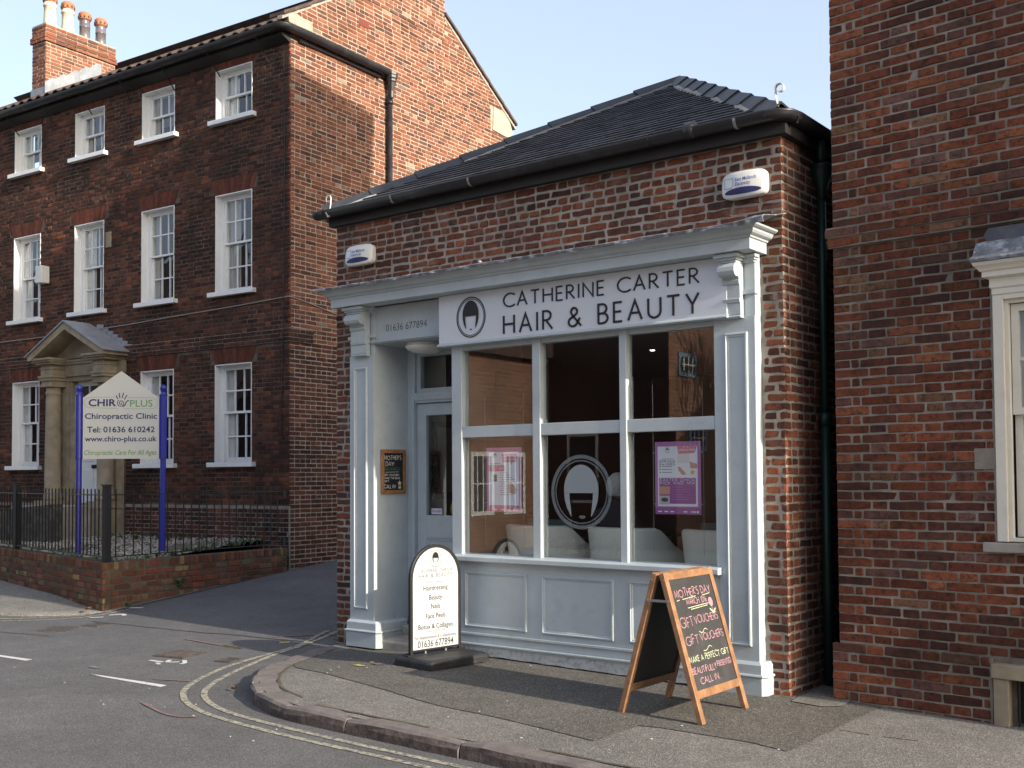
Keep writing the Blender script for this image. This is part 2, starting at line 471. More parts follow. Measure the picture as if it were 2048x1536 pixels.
M_glass = glass_mat('shop_window_glass', 1.85, (0.95,0.97,0.96), 0.015, 0.9)
M_glass2 = glass_mat('old_sash_glass', 1.75, (0.92,0.95,0.97), 0.22, 2.6)
M_frost = None
def frost_mat(nm, al):
    m, t, n, b = newmat(nm); b.inputs['Base Color'].default_value = (0.36,0.41,0.44,1); b.inputs['Roughness'].default_value = 0.7
    b.inputs['Alpha'].default_value = al
    return m
M_frost = frost_mat('frosted_film', .72); M_frost2 = frost_mat('thin_frosted_film', .34); M_frost3 = frost_mat('worn_frosted_film', .2)
M_lilac = simple('lilac_print', (0.36,0.15,0.38), 0.4); M_rose = simple('rose_print', (0.55,0.19,0.27), 0.4)
M_paper = simple('white_paper', (0.66,0.68,0.74), 0.5); M_purple = simple('purple_print', (0.26,0.09,0.28), 0.4)
M_flesh = simple('flesh_print', (0.50,0.27,0.20), 0.5); M_blk2 = simple('dark_print', (0.06,0.05,0.07), 0.5)
M_chalkp = simple('pink_chalk', (0.42,0.23,0.27), 0.95, 0.25, 90.0); M_chalky = simple('yellow_chalk', (0.44,0.46,0.30), 0.95, 0.25, 90.0)
M_chalkw = simple('white_chalk', (0.72,0.72,0.70), 0.95, 0.2, 90.0); M_chalkg = simple('green_chalk', (0.06,0.17,0.11), 0.95)
M_leaf = simple('weed_leaf', (0.06,0.11,0.025), 0.7, 0.4, 30.0)
M_rubberband = simple('orange_rubber', (0.55,0.22,0.08), 0.5)
M_litter = simple('pale_litter', (0.62,0.62,0.60), 0.9); M_dryleaf = simple('brown_leaf', (0.20,0.10,0.05), 0.8, 0.3, 20.0)

BR_salon = brick_mat('salon_brick', [(0.0,(0.162,0.058,0.038)),(0.16,(0.102,0.048,0.038)),(0.30,(0.204,0.072,0.043)),(0.48,(0.246,0.084,0.048)),(0.64,(0.144,0.066,0.054)),(0.78,(0.072,0.041,0.036)),(0.90,(0.276,0.102,0.054))], soot=0.5, pale=0.35, blot=0.6)
BR_right = brick_mat('orange_red_brick', [(0.0,(0.224,0.065,0.034)),(0.20,(0.123,0.043,0.031)),(0.34,(0.263,0.084,0.040)),(0.52,(0.174,0.054,0.034)),(0.66,(0.088,0.042,0.035)),(0.76,(0.302,0.106,0.054)),(0.87,(0.190,0.101,0.084)),(0.95,(0.246,0.134,0.078))], soot=0.6, edge=0.55, blot=0.75)
BR_front = brick_mat('sooty_brown_brick', [(0.0,(0.084,0.040,0.031)),(0.25,(0.060,0.032,0.028)),(0.45,(0.108,0.046,0.032)),(0.62,(0.041,0.026,0.024)),(0.80,(0.138,0.055,0.036)),(0.93,(0.204,0.072,0.041))], soot=0.8, edge=0.3)
BR_head = brick_mat('orange_header_brick', [(0.0,(0.15,0.056,0.034)),(0.35,(0.11,0.045,0.030)),(0.6,(0.19,0.070,0.040)),(0.85,(0.075,0.036,0.028))], soot=0.7, edge=0.3)
BR_gable = brick_mat('gable_brick', [(0.0,(0.239,0.091,0.052)),(0.24,(0.173,0.064,0.039)),(0.40,(0.116,0.057,0.043)),(0.55,(0.234,0.096,0.055)),(0.72,(0.084,0.047,0.040)),(0.84,(0.190,0.071,0.040)),(0.965,(0.254,0.219,0.170))], soot=0.0, edge=0.25, pale=0.12)
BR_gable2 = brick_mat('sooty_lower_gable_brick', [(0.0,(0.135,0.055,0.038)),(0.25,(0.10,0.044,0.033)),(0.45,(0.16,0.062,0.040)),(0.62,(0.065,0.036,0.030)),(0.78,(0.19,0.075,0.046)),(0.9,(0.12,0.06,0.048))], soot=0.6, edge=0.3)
BR_garden = brick_mat('garden_wall_brick', [(0.0,(0.24,0.075,0.045)),(0.2,(0.19,0.060,0.045)),(0.4,(0.26,0.105,0.065)),(0.55,(0.14,0.060,0.050)),(0.7,(0.22,0.12,0.09)),(0.84,(0.30,0.22,0.10)),(0.93,(0.13,0.12,0.075))], soot=0.45, soot_col=(0.045,0.05,0.025), edge=0.4)
BR_arch = brick_mat('rubbed_red_brick', [(0.0,(0.135,0.046,0.032)),(0.5,(0.105,0.040,0.029)),(0.8,(0.155,0.052,0.034))], soot=0.3, edge=0.2)
BR_chim = brick_mat('chimney_brick', [(0.0,(0.270,0.109,0.064)),(0.3,(0.225,0.090,0.056)),(0.55,(0.300,0.143,0.090)),(0.8,(0.150,0.083,0.064))], soot=0.0, edge=0.25, pale=0.3)
MO_salon = mortar_mat('wide_grey_mortar', (0.35,0.315,0.27), 0.3, 0.35)
MO_right = mortar_mat('buff_mortar', (0.30,0.265,0.22), 0.3, 0.45)
MO_front = mortar_mat('sooty_mortar', (0.15,0.115,0.09), 0.5, 0.75)
MO_gable = mortar_mat('pale_lime_mortar', (0.36,0.30,0.235), 0.2)
MO_garden = mortar_mat('mossy_mortar', (0.12,0.11,0.08), 0.35, 0.4)
TX_wall = wall_tex_mat('plain_brick_side', (0.17,0.06,0.04), (0.10,0.045,0.035), (0.26,0.23,0.19))

def tarmac(name, base, speck, sc=230, patch=0.25, stain=None):
    m, t, n, b = newmat(name); b.inputs['Roughness'].default_value = 0.93; b.inputs['Specular IOR Level'].default_value = 0.2
    p = pos(t)
    v = N(t, 'ShaderNodeTexVoronoi'); v.inputs['Scale'].default_value = sc; t.links.new(p, v.inputs['Vector'])
    sv = N(t, 'ShaderNodeSeparateColor'); t.links.new(v.outputs['Color'], sv.inputs[0])
    c = ramp(t, sv.outputs[0], [(0.0, tuple(x * (1 - speck) for x in base)), (0.5, base), (0.86, tuple(x * (1 + speck * 0.7) for x in base)), (0.96, tuple(min(1, x * (1 + speck * 2.2)) for x in base))])
    f = noise(t, p, 0.7, 5, 0.6)
    c = mix(t, 1.0, c, ramp(t, f, [(0.3, 1 - patch), (0.7, 1 + patch * .4)]), 'MULTIPLY')
    f = noise(t, p, 6.0, 4, 0.7)
    c = mix(t, 1.0, c, ramp(t, f, [(0.3, 1 - patch * .7), (0.7, 1.0 + patch * .3)]), 'MULTIPLY')
    if stain:
        f = noise(t, p, stain[0], 4, 0.6); c = mix(t, ramp(t, f, [(0.55, 0), (0.75, stain[1])]), c, stain[2])
    t.links.new(c, b.inputs['Base Color'])
    bump(t, b, v.outputs['Distance'], 0.55, 0.004)
    return m
M_road = tarmac('road_asphalt', (0.122,0.121,0.122), 0.34, 170, 0.20, (1.1, 0.4, (0.075,0.074,0.074)))
M_pave = tarmac('pale_pavement_tarmac', (0.182,0.175,0.160), 0.42, 150, 0.22, (3.5, 0.3, (0.10,0.095,0.085)))
M_pave2 = tarmac('old_dark_tarmac', (0.124,0.117,0.104), 0.52, 140, 0.2, (1.8, 0.35, (0.06,0.062,0.045)))
M_cement = tarmac('cement_patch', (0.20,0.19,0.165), 0.3, 120, 0.3)
M_gravel = simple('flint_gravel', (0.34,0.31,0.27), 0.9, 0.55, 24.0)
M_soil = simple('garden_soil', (0.10,0.085,0.06), 0.95, 0.4, 5.0, dirt=(2.5, 0.8, (0.045,0.06,0.02)))
def worn_paint(name, col, wear=0.45, sc=28):
    m, t, n, b = newmat(name); b.inputs['Roughness'].default_value = 0.85
    f = noise(t, pos(t), sc, 5, 0.75)
    k = ramp(t, f, [(wear - 0.06, 0.0), (wear + 0.06, 1.0)])
    c = mix(t, k, (0.11,0.108,0.105), col); t.links.new(c, b.inputs['Base Color']); return m
M_yline = worn_paint('faded_yellow_paint', (0.37,0.345,0.255), 0.49)
M_wline = worn_paint('worn_white_paint', (0.56,0.56,0.55), 0.38)
M_spr = worn_paint('red_spray', (0.40,0.13,0.12), 0.56, 60); M_spy = worn_paint('yellow_spray', (0.60,0.50,0.10), 0.45, 60); M_spb = worn_paint('blue_spray', (0.22,0.36,0.42), 0.56, 60)

# ------------------------------------------------------------------ lettering
_cap = None
def text_geo(body, weight=0.0, shear=0.0, spacing=1.0):
    c = bpy.data.curves.new('lettering', 'FONT'); c.body = body; c.offset = weight; c.shear = shear; c.space_character = spacing
    c.resolution_u = 3
    o = bpy.data.objects.new('lettering', c); COL.objects.link(o)
    bpy.context.view_layer.update()
    dg = bpy.context.evaluated_depsgraph_get()
    me = bpy.data.meshes.new_from_object(o.evaluated_get(dg))
    v = [tuple(p.co) for p in me.vertices]; f = [tuple(p.vertices) for p in me.polygons]
    bpy.data.objects.remove(o); bpy.data.curves.remove(c); bpy.data.meshes.remove(me)
    return v, f
def put_text(name, body, org, t, up, mat, parent, h=None, w=None, align='C', weight=0.0, shear=0.0, spacing=1.0, lift=0.0015):
    """flat lettering; org = baseline point (left or centre), h = capital height, w = forced width"""
    global _cap
    if _cap is None:
        v, f = text_geo('H'); _cap = max(p[1] for p in v)
    v, f = text_geo(body, weight, shear, spacing)
    xs = [p[0] for p in v]; x0, x1 = min(xs), max(xs)
    sy = h / _cap; sx = w / (x1 - x0) if w else sy
    if not w and align == 'C': pass
    a = 0.5 * (x0 + x1) if align == 'C' else x0
    org = Vector(org); t = Vector(t).normalized(); up = Vector(up).normalized(); n = t.cross(up)
    mb = MB()
    mb.add([org + t * ((p[0] - a) * sx) + up * (p[1] * sy) + n * lift for p in v], f)
    return mb.build(name, mat, parent, fix=False)
def arc(cx, cy, rx, ry, a0, a1, n=9):
    return [(cx + rx * math.cos(rad(a0 + (a1 - a0) * i / n)), cy + ry * math.sin(rad(a0 + (a1 - a0) * i / n))) for i in range(n + 1)]
GL = {
 'A': (.70, [[(0,0),(.35,1),(.70,0)],[(.13,.36),(.57,.36)]]),
 'B': (.50, [[(0,0),(0,1),(.22,1)]+arc(.22,.76,.22,.24,90,-90)+[(.02,.52)],[(.22,.52)]+arc(.24,.26,.26,.26,90,-90)+[(.0,0)]]),
 'C': (.74, [arc(.5,.5,.5,.5,48,312,14)]),
 'D': (.70, [[(0,0),(0,1),(.22,1)]+arc(.22,.5,.48,.5,90,-90,12)+[(0,0)]]),
 'E': (.42, [[(.42,1),(0,1),(0,0),(.42,0)],[(.01,.52),(.38,.52)]]),
 'F': (.40, [[(.40,1),(0,1),(0,0)],[(.01,.52),(.36,.52)]]),
 'G': (.82, [arc(.5,.5,.5,.5,48,325,14)+[(.86,.45),(.60,.45)]]),
 'H': (.64, [[(0,0),(0,1)],[(.64,0),(.64,1)],[(.01,.52),(.63,.52)]]),
 'I': (.02, [[(.01,0),(.01,1)]]),
 'J': (.26, [[(.26,1),(.26,.15)]+arc(.10,.15,.16,.15,0,-120)]),
 'K': (.52, [[(0,0),(0,1)],[(.48,1),(.01,.48),(.54,0)]]),
 'L': (.40, [[(0,1),(0,0),(.40,0)]]),
 'M': (.80, [[(0,0),(.08,1),(.40,.18),(.72,1),(.80,0)]]),
 'N': (.66, [[(0,0),(0,1),(.66,0),(.66,1)]]),
 'O': (1.0, [arc(.5,.5,.5,.5,90,450,20)]),
 'P': (.46, [[(0,0),(0,1),(.20,1)]+arc(.20,.74,.26,.26,90,-90)+[(.01,.48)]]),
 'R': (.52, [[(0,0),(0,1),(.20,1)]+arc(.20,.75,.25,.25,90,-90)+[(.01,.50)],[(.18,.49),(.54,0)]]),
 'S': (.44, [arc(.22,.755,.20,.245,35,250,9)+arc(.22,.255,.22,.265,70,-145,9)]),
 'T': (.60, [[(0,1),(.60,1)],[(.30,.99),(.30,0)]]),
 'U': (.62, [[(0,1),(0,.32)]+arc(.31,.32,.31,.32,180,360,10)+[(.62,1)]]),
 'V': (.64, [[(0,1),(.32,0),(.64,1)]]), 'W': (.95, [[(0,1),(.25,0),(.475,.9),(.70,0),(.95,1)]]),
 'X': (.56, [[(0,1),(.56,0)],[(.56,1),(.30,.53)],[(.27,.47),(0,0)]]),
 'Y': (.60, [[(0,1),(.30,.45),(.60,1)],[(.30,.44),(.30,0)]]),
 'Z': (.56, [[(0,1),(.56,1),(0,0),(.56,0)]]),
 '&': (.70, [[(.70,0),(.20,.62)]+arc(.31,.79,.17,.20,215,-50,10)+[(.16,.46)]+arc(.24,.24,.24,.24,130,320,8)+[(.64,.42)]]),
 "'": (.04, [[(.03,1),(.0,.82)]]), '.': (.03, [[(0,.0),(.03,.03)]]), '!': (.03, [[(0,1),(0,.28)],[(0,.06),(.01,0)]]),
 '1': (.12, [[(0,.82),(.10,1),(.10,0)]]), '0': (.50, [arc(.25,.5,.25,.5,90,450,14)]),
 'h': (.30, [[(0,0),(0,1)],[(0,.3)]+arc(.15,.35,.15,.2,180,0,5)+[(.30,0)]]), 't': (.26, [[(.12,1),(.12,.0)],[(0,.65),(.26,.65)]]),
 'a': (.40, [arc(.2,.25,.2,.25,20,380,9),[(.40,.5),(.42,0)]]), '~': (.9, [[(0,.3),(.15,.15)]+arc(.3,.3,.15,.3,200,340,4)+arc(.6,.6,.15,.3,170,20,5)+[(.85,.5)]]),
}
def stroke_lines(body, h, track=0.16, gap=0.42, jit=0.0, R=rng):
    """list of polylines (x,y) and total width"""
    x = 0; out = []
    for ch in body:
        if ch == ' ': x += gap * h; continue
        w, st = GL[ch]
        dy = (R.random() - .5) * jit * h; sc = 1 + (R.random() - .5) * jit; sl = (R.random() - .5) * jit * .8
        for s in st:
            out.append([(x + p[0] * h + p[1] * sl * h, p[1] * h * sc + dy) for p in s])
        x += (w + track) * h
    return out, x - track * h
def ribbon2(pts, w):
    """flat strip along a 2-d polyline, mitred"""
    P = [Vector((p[0], p[1])) for p in pts]
    Q = [P[0]]
    for p in P[1:]:
        if (p - Q[-1]).length > 1e-6: Q.append(p)
    P = Q; n = len(P)
    if n < 2: return [], []
    cl = (P[0] - P[-1]).length < 1e-5 and n > 3
    v = []; f = []
    for i in range(n):
        a = P[i] - P[i-1] if i > 0 else (P[0] - P[-2] if cl else P[1] - P[0])
        b = P[i+1] - P[i] if i < n - 1 else (P[1] - P[0] if cl else P[-1] - P[-2])
        a = a.normalized(); b = b.normalized(); m = a + b
        if m.length < .25: m = b
        m.normalize(); nn = Vector((-m.y, m.x)); k = 1 / max(.45, nn.dot(Vector((-b.y, b.x))))
        v += [P[i] + nn * (w/2*k), P[i] - nn * (w/2*k)]
    for i in range(n - 1): f.append((2*i, 2*i+1, 2*i+3, 2*i+2))
    return v, f
def put_strokes(name, body, org, t, up, mat, parent, h, thick, w=None, align='L', track=0.16, gap=0.42, jit=0.0, depth=0.0, lift=0.001, lines=None, R=rng, taper=False):
    if lines is None: lines, tw = stroke_lines(body, h, track, gap, jit, R)
    else: tw = max(p[0] for l in lines for p in l)
    sx = w / tw if w else 1.0
    org = Vector(org); t = Vector(t).normalized(); up = Vector(up).normalized(); n = t.cross(up)
    x0 = -tw * sx / 2 if align == 'C' else 0
    mb = MB()
    for k, l in enumerate(lines):
        v, f = ribbon2([(p[0] * sx, p[1]) for p in l], thick)
        if not f: continue
        z = lift + depth + 0.0002 * (k % 5)
        top = [org + t * (x0 + p.x) + up * p.y + n * z for p in v]
        mb.add(top, f)
        if depth:
            m = len(v); bot = [q - n * (z) for q in top]; vs = top + bot; fs = []
            for i in range(0, m - 2, 2):
                fs += [(i, i+2, m+i+2, m+i), (i+1, m+i+1, m+i+3, i+3)]
            fs += [(0, m, m+1, 1), (m-2, m-1, 2*m-1, 2*m-2)]
            mb.add(vs, fs)
    return mb.build(name, mat, parent)
def ell(cx, cy, rx, ry, n=28, a0=0, a1=360):
    return [(cx + rx * math.cos(rad(a0 + (a1 - a0) * i / n)), cy + ry * math.sin(rad(a0 + (a1 - a0) * i / n))) for i in range(n + (0 if a1 - a0 == 360 else 1))]
def plane_pts(pts, org, t, up, lift):
    org = Vector(org); t = Vector(t).normalized(); up = Vector(up).normalized(); n = t.cross(up)
    return [org + t * p[0] + up * p[1] + n * lift for p in pts]
def put_poly(mb, pts, org, t, up, lift=0.001):
    mb.add(plane_pts(pts, org, t, up, lift), [tuple(range(len(pts)))])
def put_ring(mb, cx, cy, rx, ry, w, org, t, up, lift=0.001, n=32):
    v, f = ribbon2(arc(cx, cy, rx, ry, 0, 360, n), w)
    mb.add(plane_pts([(p.x, p.y) for p in v], org, t, up, lift), f)
def bob_polys(cx, cy, rx, ry):
    """a bobbed haircut with a straight fringe, inside an oval"""
    out = []
    top = ell(cx, cy, rx, ry, 16, 8, 172)                       # crown down to the fringe
    fr = [(cx - rx * .62, cy - ry * .10), (cx + rx * .62, cy - ry * .10)]
    out.append(top + [(cx - rx*.99, cy - ry*.10)] + fr + [(cx + rx*.99, cy - ry*.10)])
    for s in (-1, 1):                                           # side locks to a point
        o = [(cx + s*rx*.99, cy - ry*.11), (cx + s*rx*.95, cy - ry*.38), (cx + s*rx*.84, cy - ry*.66), (cx + s*rx*.66, cy - ry*.92), (cx + s*rx*.56, cy - ry*1.02)]
        i = [(cx + s*rx*.60, cy - ry*.70), (cx + s*rx*.66, cy - ry*.40), (cx + s*rx*.68, cy - ry*.11)]
        out.append(o + i if s > 0 else (o + i)[::-1])
    return out
def lips(cx, cy, w):
    return [(cx-w,cy),(cx-w*.4,cy+w*.42),(cx,cy+w*.22),(cx+w*.4,cy+w*.42),(cx+w,cy),(cx+w*.4,cy-w*.42),(cx-w*.4,cy-w*.42)]
# ================================================================== GROUND
def slope(x): return -0.012 * (min(max(x, -4.5), 4.0) + 1.5)
def T(x, y):
    lane = sst(-3.4, -5.2, x)
    return -0.088 + slope(x) + lane * 0.08 * min(max(0.0, y + 0.2), 14.0)
def ZP(x, y):
    d = math.hypot(x + 4.45, y + 0.2)
    k = 1 - sst(0.45, 1.9, d)
    base = slope(x) + 0.005
    return base * (1 - k) + (T(x, y) + 0.014) * k
def axis(lo, hi, n0, n1, step, far):
    a = list(np.arange(n0, n1 + 1e-6, step)); g = step; x = n1
    while x < hi: g *= 1.5; x += g; a.append(x)
    g = step; x = n0
    while x > lo: g *= 1.5; x -= g; a.insert(0, x)
    return a
def grid_sheet(name, xs, ys, zf, mat):
    mb = MB(); mb.sweep([[(x, y, zf(x, y)) for y in ys] for x in xs])
    return mb.build(name, mat, smooth=True)
road = kind(grid_sheet('road', axis(-700, 700, -16, 6, 0.4, 0), axis(-700, 700, -9, 9, 0.4, 0), T, M_road), 'structure')
def flat_ribbon(name, path, w, mat, parent, zf=None, lift=0.004, n=6):
    P = catmull(path, n) if n else [Vector((p[0], p[1], 0)) for p in path]
    v, f = ribbon2([(p.x, p.y) for p in P], w)
    mb = MB(); zf = zf or T
    mb.add([(p.x, p.y, zf(p.x, p.y) + lift) for p in v], f)
    return mb.build(name, mat, parent)
# kerb line (top outer edge) and its stones
KO = catmull([(-4.42,-0.12),(-4.24,-0.62),(-3.90,-1.18),(-3.42,-1.76),(-3.02,-2.09),(-2.57,-2.28),(-2.15,-2.335),(-1.6,-2.34),(-0.5,-2.34),(0.8,-2.345),(2.5,-2.35),(5.0,-2.36),(9.0,-2.38)], 10)
def kerb_at(P):
    L = [0]
    for a, b in zip(P, P[1:]): L.append(L[-1] + (b - a).length)
    def f(s):
        for i in range(len(L) - 1):
            if s <= L[i+1] or i == len(L) - 2:
                t = (s - L[i]) / (L[i+1] - L[i]); p = P[i].lerp(P[i+1], t); d = (P[i+1] - P[i]).normalized()
                return p, Vector((d.y, -d.x, 0)) * -1      # inward normal (left of travel is outside)
    return f, L[-1]
kf, kl = kerb_at(KO)
pavement = None
def pave_sheet():
    mb = MB(); rows = []
    n = 60
    for i in range(n + 1):
        s = kl * i / n; p, nn = kf(s); p = p + nn * 0.07
        t = i / n
        wx = -4.30 + (p.x + 4.35) * 1.0 if p.x > -3.9 else -4.42 + (p.x + 4.40) * 1.2
        q = Vector((max(p.x, wx), 0.7, 0))
        rows.append([(p.lerp(q, k / 12).x, p.lerp(q, k / 12).y, ZP(p.lerp(q, k / 12).x, p.lerp(q, k / 12).y)) for k in range(13)])
    mb.sweep(rows); return mb.build('pavement', M_pave, smooth=True)
pavement = kind(pave_sheet(), 'structure')
def kerb_stone(s0, s1, wd, parent):
    mb = MB(); rows = []; m = max(3, int((s1 - s0) / 0.16))
    for i in range(m + 1):
        s = s0 + (s1 - s0) * i / m; p, nn = kf(s); j = lambda a: (rng.random() - .5) * a
        e = 0.012 if i in (0, m) else 0
        zt = ZP(p.x, p.y) + 0.006 - e; zb = T(p.x, p.y) - 0.06
        up = zt - T(p.x, p.y)
        a = p + nn * (0.004 + j(.012) + e * .4); b = p + nn * (0.02 + j(.008)); c = p + nn * wd
        fm = p + nn * (-0.006 + j(.016)); fb = p + nn * (-0.010 + j(.016))
        rows.append([(fb.x, fb.y, zb), (fm.x, fm.y, zt - max(up, .03) * (.5 + j(.2))), (a.x, a.y, zt - 0.016 + j(.008)), (b.x, b.y, zt + j(.003)), (c.x, c.y, zt + j(.003)), (c.x, c.y, zb)])
    mb.sweep(rows)
    k = len(rows[0]); q = len(mb.v)
    mb.f.append(tuple(range(k))[::-1]); mb.a.append(0); mb.f.append(tuple(range(q - k, q))); mb.a.append(0)
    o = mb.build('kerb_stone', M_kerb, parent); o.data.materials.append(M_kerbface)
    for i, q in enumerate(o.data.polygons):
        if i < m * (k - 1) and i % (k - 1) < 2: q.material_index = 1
    return o
s = 0.0
for L in [.42,.40,.36,.34,.36,.34,.36,.55,.62,.97,1.02,.95,1.0,.9,1.0,.95,1.0,.9]:
    if s + L > kl: break
    kerb_stone(s + 0.006, s + L - 0.006, 0.135 if s > 3.2 else 0.20, pavement); s += L
# older, darker tarmac strip along the shop front
def dark_strip():
    front = catmull([(-4.10,-0.42),(-3.85,-0.85),(-3.54,-1.23),(-2.97,-1.37),(-2.28,-1.51),(-1.60,-1.67),(-1.01,-1.71),(-0.20,-1.83)], 6)
    A = [(p.x, p.y) for p in front]
    def strip(cols):
        mb = MB(); rows = []
        for x, yf in cols: rows.append([(x, yf + (0.4 - yf) * k / 8, ZP(x, yf + (0.4 - yf) * k / 8) + 0.005) for k in range(9)])
        mb.sweep(rows); return mb.build('tarmac_patch', M_pave2, pavement, smooth=True)
    strip(A); strip([(-.198, -1.33), (-.05, -1.29), (.2, -1.285), (.54, -1.28), (.80, -1.34)])
dark_strip()
mb = MB(); mb.add([(0.24,0.10,ZP(.24,.1)+.011),(0.26,-0.07,ZP(.26,-.07)+.011),(0.50,-0.10,ZP(.5,-.1)+.011),(0.60,0.0,ZP(.6,0)+.011),(0.55,0.6,ZP(.5,.6)+.011),(.24,.6,ZP(.24,.6)+.011)], [(0,1,2,3,4,5)])
mb.build('cement_patch', M_cement, pavement)
# seam of dirt and moss along the back of the kerb
M_seam = simple('gutter_dirt', (0.075,0.068,0.045), 0.95, 0.4, 30.0)
for s0, s1 in ((0.5, 3.0), (3.3, 4.35), (5.2, 6.3)):
    pts = []
    for i in range(15):
        p, nn = kf(s0 + (s1 - s0) * i / 14); p = p + nn * (0.150 if s0 > 3.1 else .212); pts.append((p.x, p.y + (rng.random()-.5)*.012))
    flat_ribbon('joint_dirt', pts, 0.022, M_seam, pavement, ZP, 0.008, 2)
# painted lines
YO = [(-4.97,0.45),(-4.91,0.28),(-4.72,-0.14),(-4.54,-0.66),(-4.28,-1.37),(-3.90,-1.98),(-3.52,-2.32),(-3.05,-2.52),(-2.52,-2.595),(-1.76,-2.62),(-1.0,-2.61),(0.5,-2.62),(3,-2.63),(9,-2.66)]
YI = [(-4.86,0.45),(-4.80,0.28),(-4.51,-0.57),(-4.07,-1.42),(-3.73,-1.93),(-3.40,-2.22),(-2.96,-2.40),(-2.45,-2.465),(-1.58,-2.49),(-0.7,-2.485),(0.6,-2.495),(3,-2.5),(9,-2.53)]
flat_ribbon('yellow_line', YO, 0.048, M_yline, road); flat_ribbon('yellow_line', YI, 0.048, M_yline, road)
flat_ribbon('yellow_line', [(-8.36,0.34),(-8.36,0.02),(-8.50,-0.42),(-8.68,-0.72),(-9.1,-1.02),(-10.5,-1.25),(-14,-1.5),(-30,-2.2)], 0.05, M_yline, road)
flat_ribbon('yellow_line', [(-8.50,0.30),(-8.52,0.0),(-8.66,-0.36),(-8.84,-0.60),(-9.2,-0.86),(-10.5,-1.08),(-14,-1.33),(-30,-2.03)], 0.05, M_yline, road)
for x in (-4.93, -6.95, -9.2, -11.4):
    q = [(x, -2.22), (x + 0.93, -2.13), (x + 0.95, -2.20), (x + 0.2, -2.245)]
    mb = MB(); mb.add([(a, b, T(a, b) + 0.004) for a, b in q], [(0,1,2,3)]); mb.build('white_dash', M_wline, road)
for pts, w in (([(-9.13,-.46),(-8.90,-.44)],.05),([(-9.13,-.24),(-8.85,-.25)],.05),([(-8.22,.0),(-8.10,.10),(-8.0,.06)],.05),([(-8.42,.40),(-8.25,.47)],.05),([(-8.30,-.2),(-8.18,-.1)],.04),
               ([(-5.11,-1.54),(-4.93,-1.53)],.04),([(-4.98,-1.42),(-4.9,-1.5),(-4.82,-1.44)],.04),([(-4.86,-1.36),(-4.74,-1.44),(-4.72,-1.5)],.04),([(-4.95,-1.58),(-4.85,-1.62)],.035)):
    flat_ribbon('white_mark', pts, w, M_wline, road, lift=0.006, n=4)
for pts, w, m in (([(-5.95,-.56),(-5.5,-.60),(-4.99,-.62)],.045,M_spr),([(-5.25,-.02),(-4.95,.22),(-4.75,.34)],.03,M_spr),([(-4.3,-2.05),(-4.0,-1.92)],.03,M_spr),([(-5.3,-.62),(-5.02,-.63)],.04,M_spy),([(-4.98,-.18),(-4.9,-.12)],.06,M_spy),
                  ([(-5.25,-2.03),(-5.12,-2.03)],.05,M_spb),([(-3.6,-2.62),(-3.1,-2.74),(-2.9,-2.66)],.03,M_spr),([(-4.62,.2),(-4.5,.26)],.03,M_spb),([(-6.2,-2.6),(-5.7,-2.65)],.03,M_spy)):
    flat_ribbon('spray_mark', pts, w, m, road, lift=0.006, n=4)
flat_ribbon('spray_mark', [(0.86,-.64),(1.05,-.645)], .016, M_spr, pavement, ZP, .012, 4); flat_ribbon('spray_mark', [(1.12,-.64),(1.33,-.615)], .016, M_spr, pavement, ZP, .012, 4)
flat_ribbon('spray_mark', [(-3.10,-.75),(-2.98,-.80)], .07, M_spr, pavement, ZP, .012, 4); flat_ribbon('spray_mark', [(-3.18,-.90),(-3.05,-.93)], .05, M_spy, pavement, ZP, .012, 4); flat_ribbon('spray_mark', [(-3.2,-.70),(-3.15,-.72)], .03, M_spy, pavement, ZP, .012, 4)
# hairline cracks and a tarred trench joint
M_tar = simple('tar_seal', (0.030,0.030,0.032), 0.7, 0.3, 20.0)
Rc = random.Random(21)
for a, b, w in (((-8.0,-.35),(-4.7,-.02),.022),((-9.0,-1.6),(-7.3,-1.25),.012)):
    n = 14; pts = [(a[0] + (b[0]-a[0])*i/n + (Rc.random()-.5)*.05*(w<.01), a[1] + (b[1]-a[1])*i/n + (Rc.random()-.5)*(.09 if w < .01 else .03)) for i in range(n+1)]
    flat_ribbon('tar_joint' if w > .01 else 'crack', pts, w, M_tar, road, lift=.003, n=3)
# iron covers set in the road
def cover(name, label, c, w, l, rz, bars, cat='drain cover'):
    t = thing(name, label, cat, (c[0], c[1], T(*c) + 0.004), rz)
    mb = MB()
    mb.box(-w/2, w/2, -l/2, -l/2+.02, -.02, .006); mb.box(-w/2, w/2, l/2-.02, l/2, -.02, .006); mb.box(-w/2, -w/2+.02, -l/2+.02, l/2-.02, -.02, .006); mb.box(w/2-.02, w/2, -l/2+.02, l/2-.02, -.02, .006)
    mb.build('frame', M_rusty, t)
    mb = MB(); mb.box(-w/2+.02, w/2-.02, -l/2+.02, l/2-.02, -.02, 0.001); mb.build('lid', M_iron if bars else M_rusty, t)
    for i in range(bars):
        x = -w/2 + .02 + (w - .04) * (i + .5) / bars
        mb = MB(); mb.box(x - .012, x + .012, -l/2+.021, l/2-.021, .002, .009); mb.build('bar', M_rusty, t)
    return t
M_rusty = simple('rusty_iron', (0.060,0.050,0.044), 0.8, 0.35, 20.0)
cover('drain_grate', 'square barred iron drain grate in the road, left of the white scribble', (-5.16,-1.18), .36, .34, .2, 6)
cover('access_cover', 'small plain iron cover beside the bend of the yellow lines', (-4.54,-1.12), .17, .2, .2, 0, 'access cover')
cover('access_cover', 'long rusty iron cover in the road before the clinic pavement', (-7.70,-.92), .3, .34, .6, 0, 'access cover')
cover('access_cover', 'thin rusty cover in the lane mouth by the clinic wall corner', (-7.67,-.50), .22, .22, .3, 0, 'access cover')
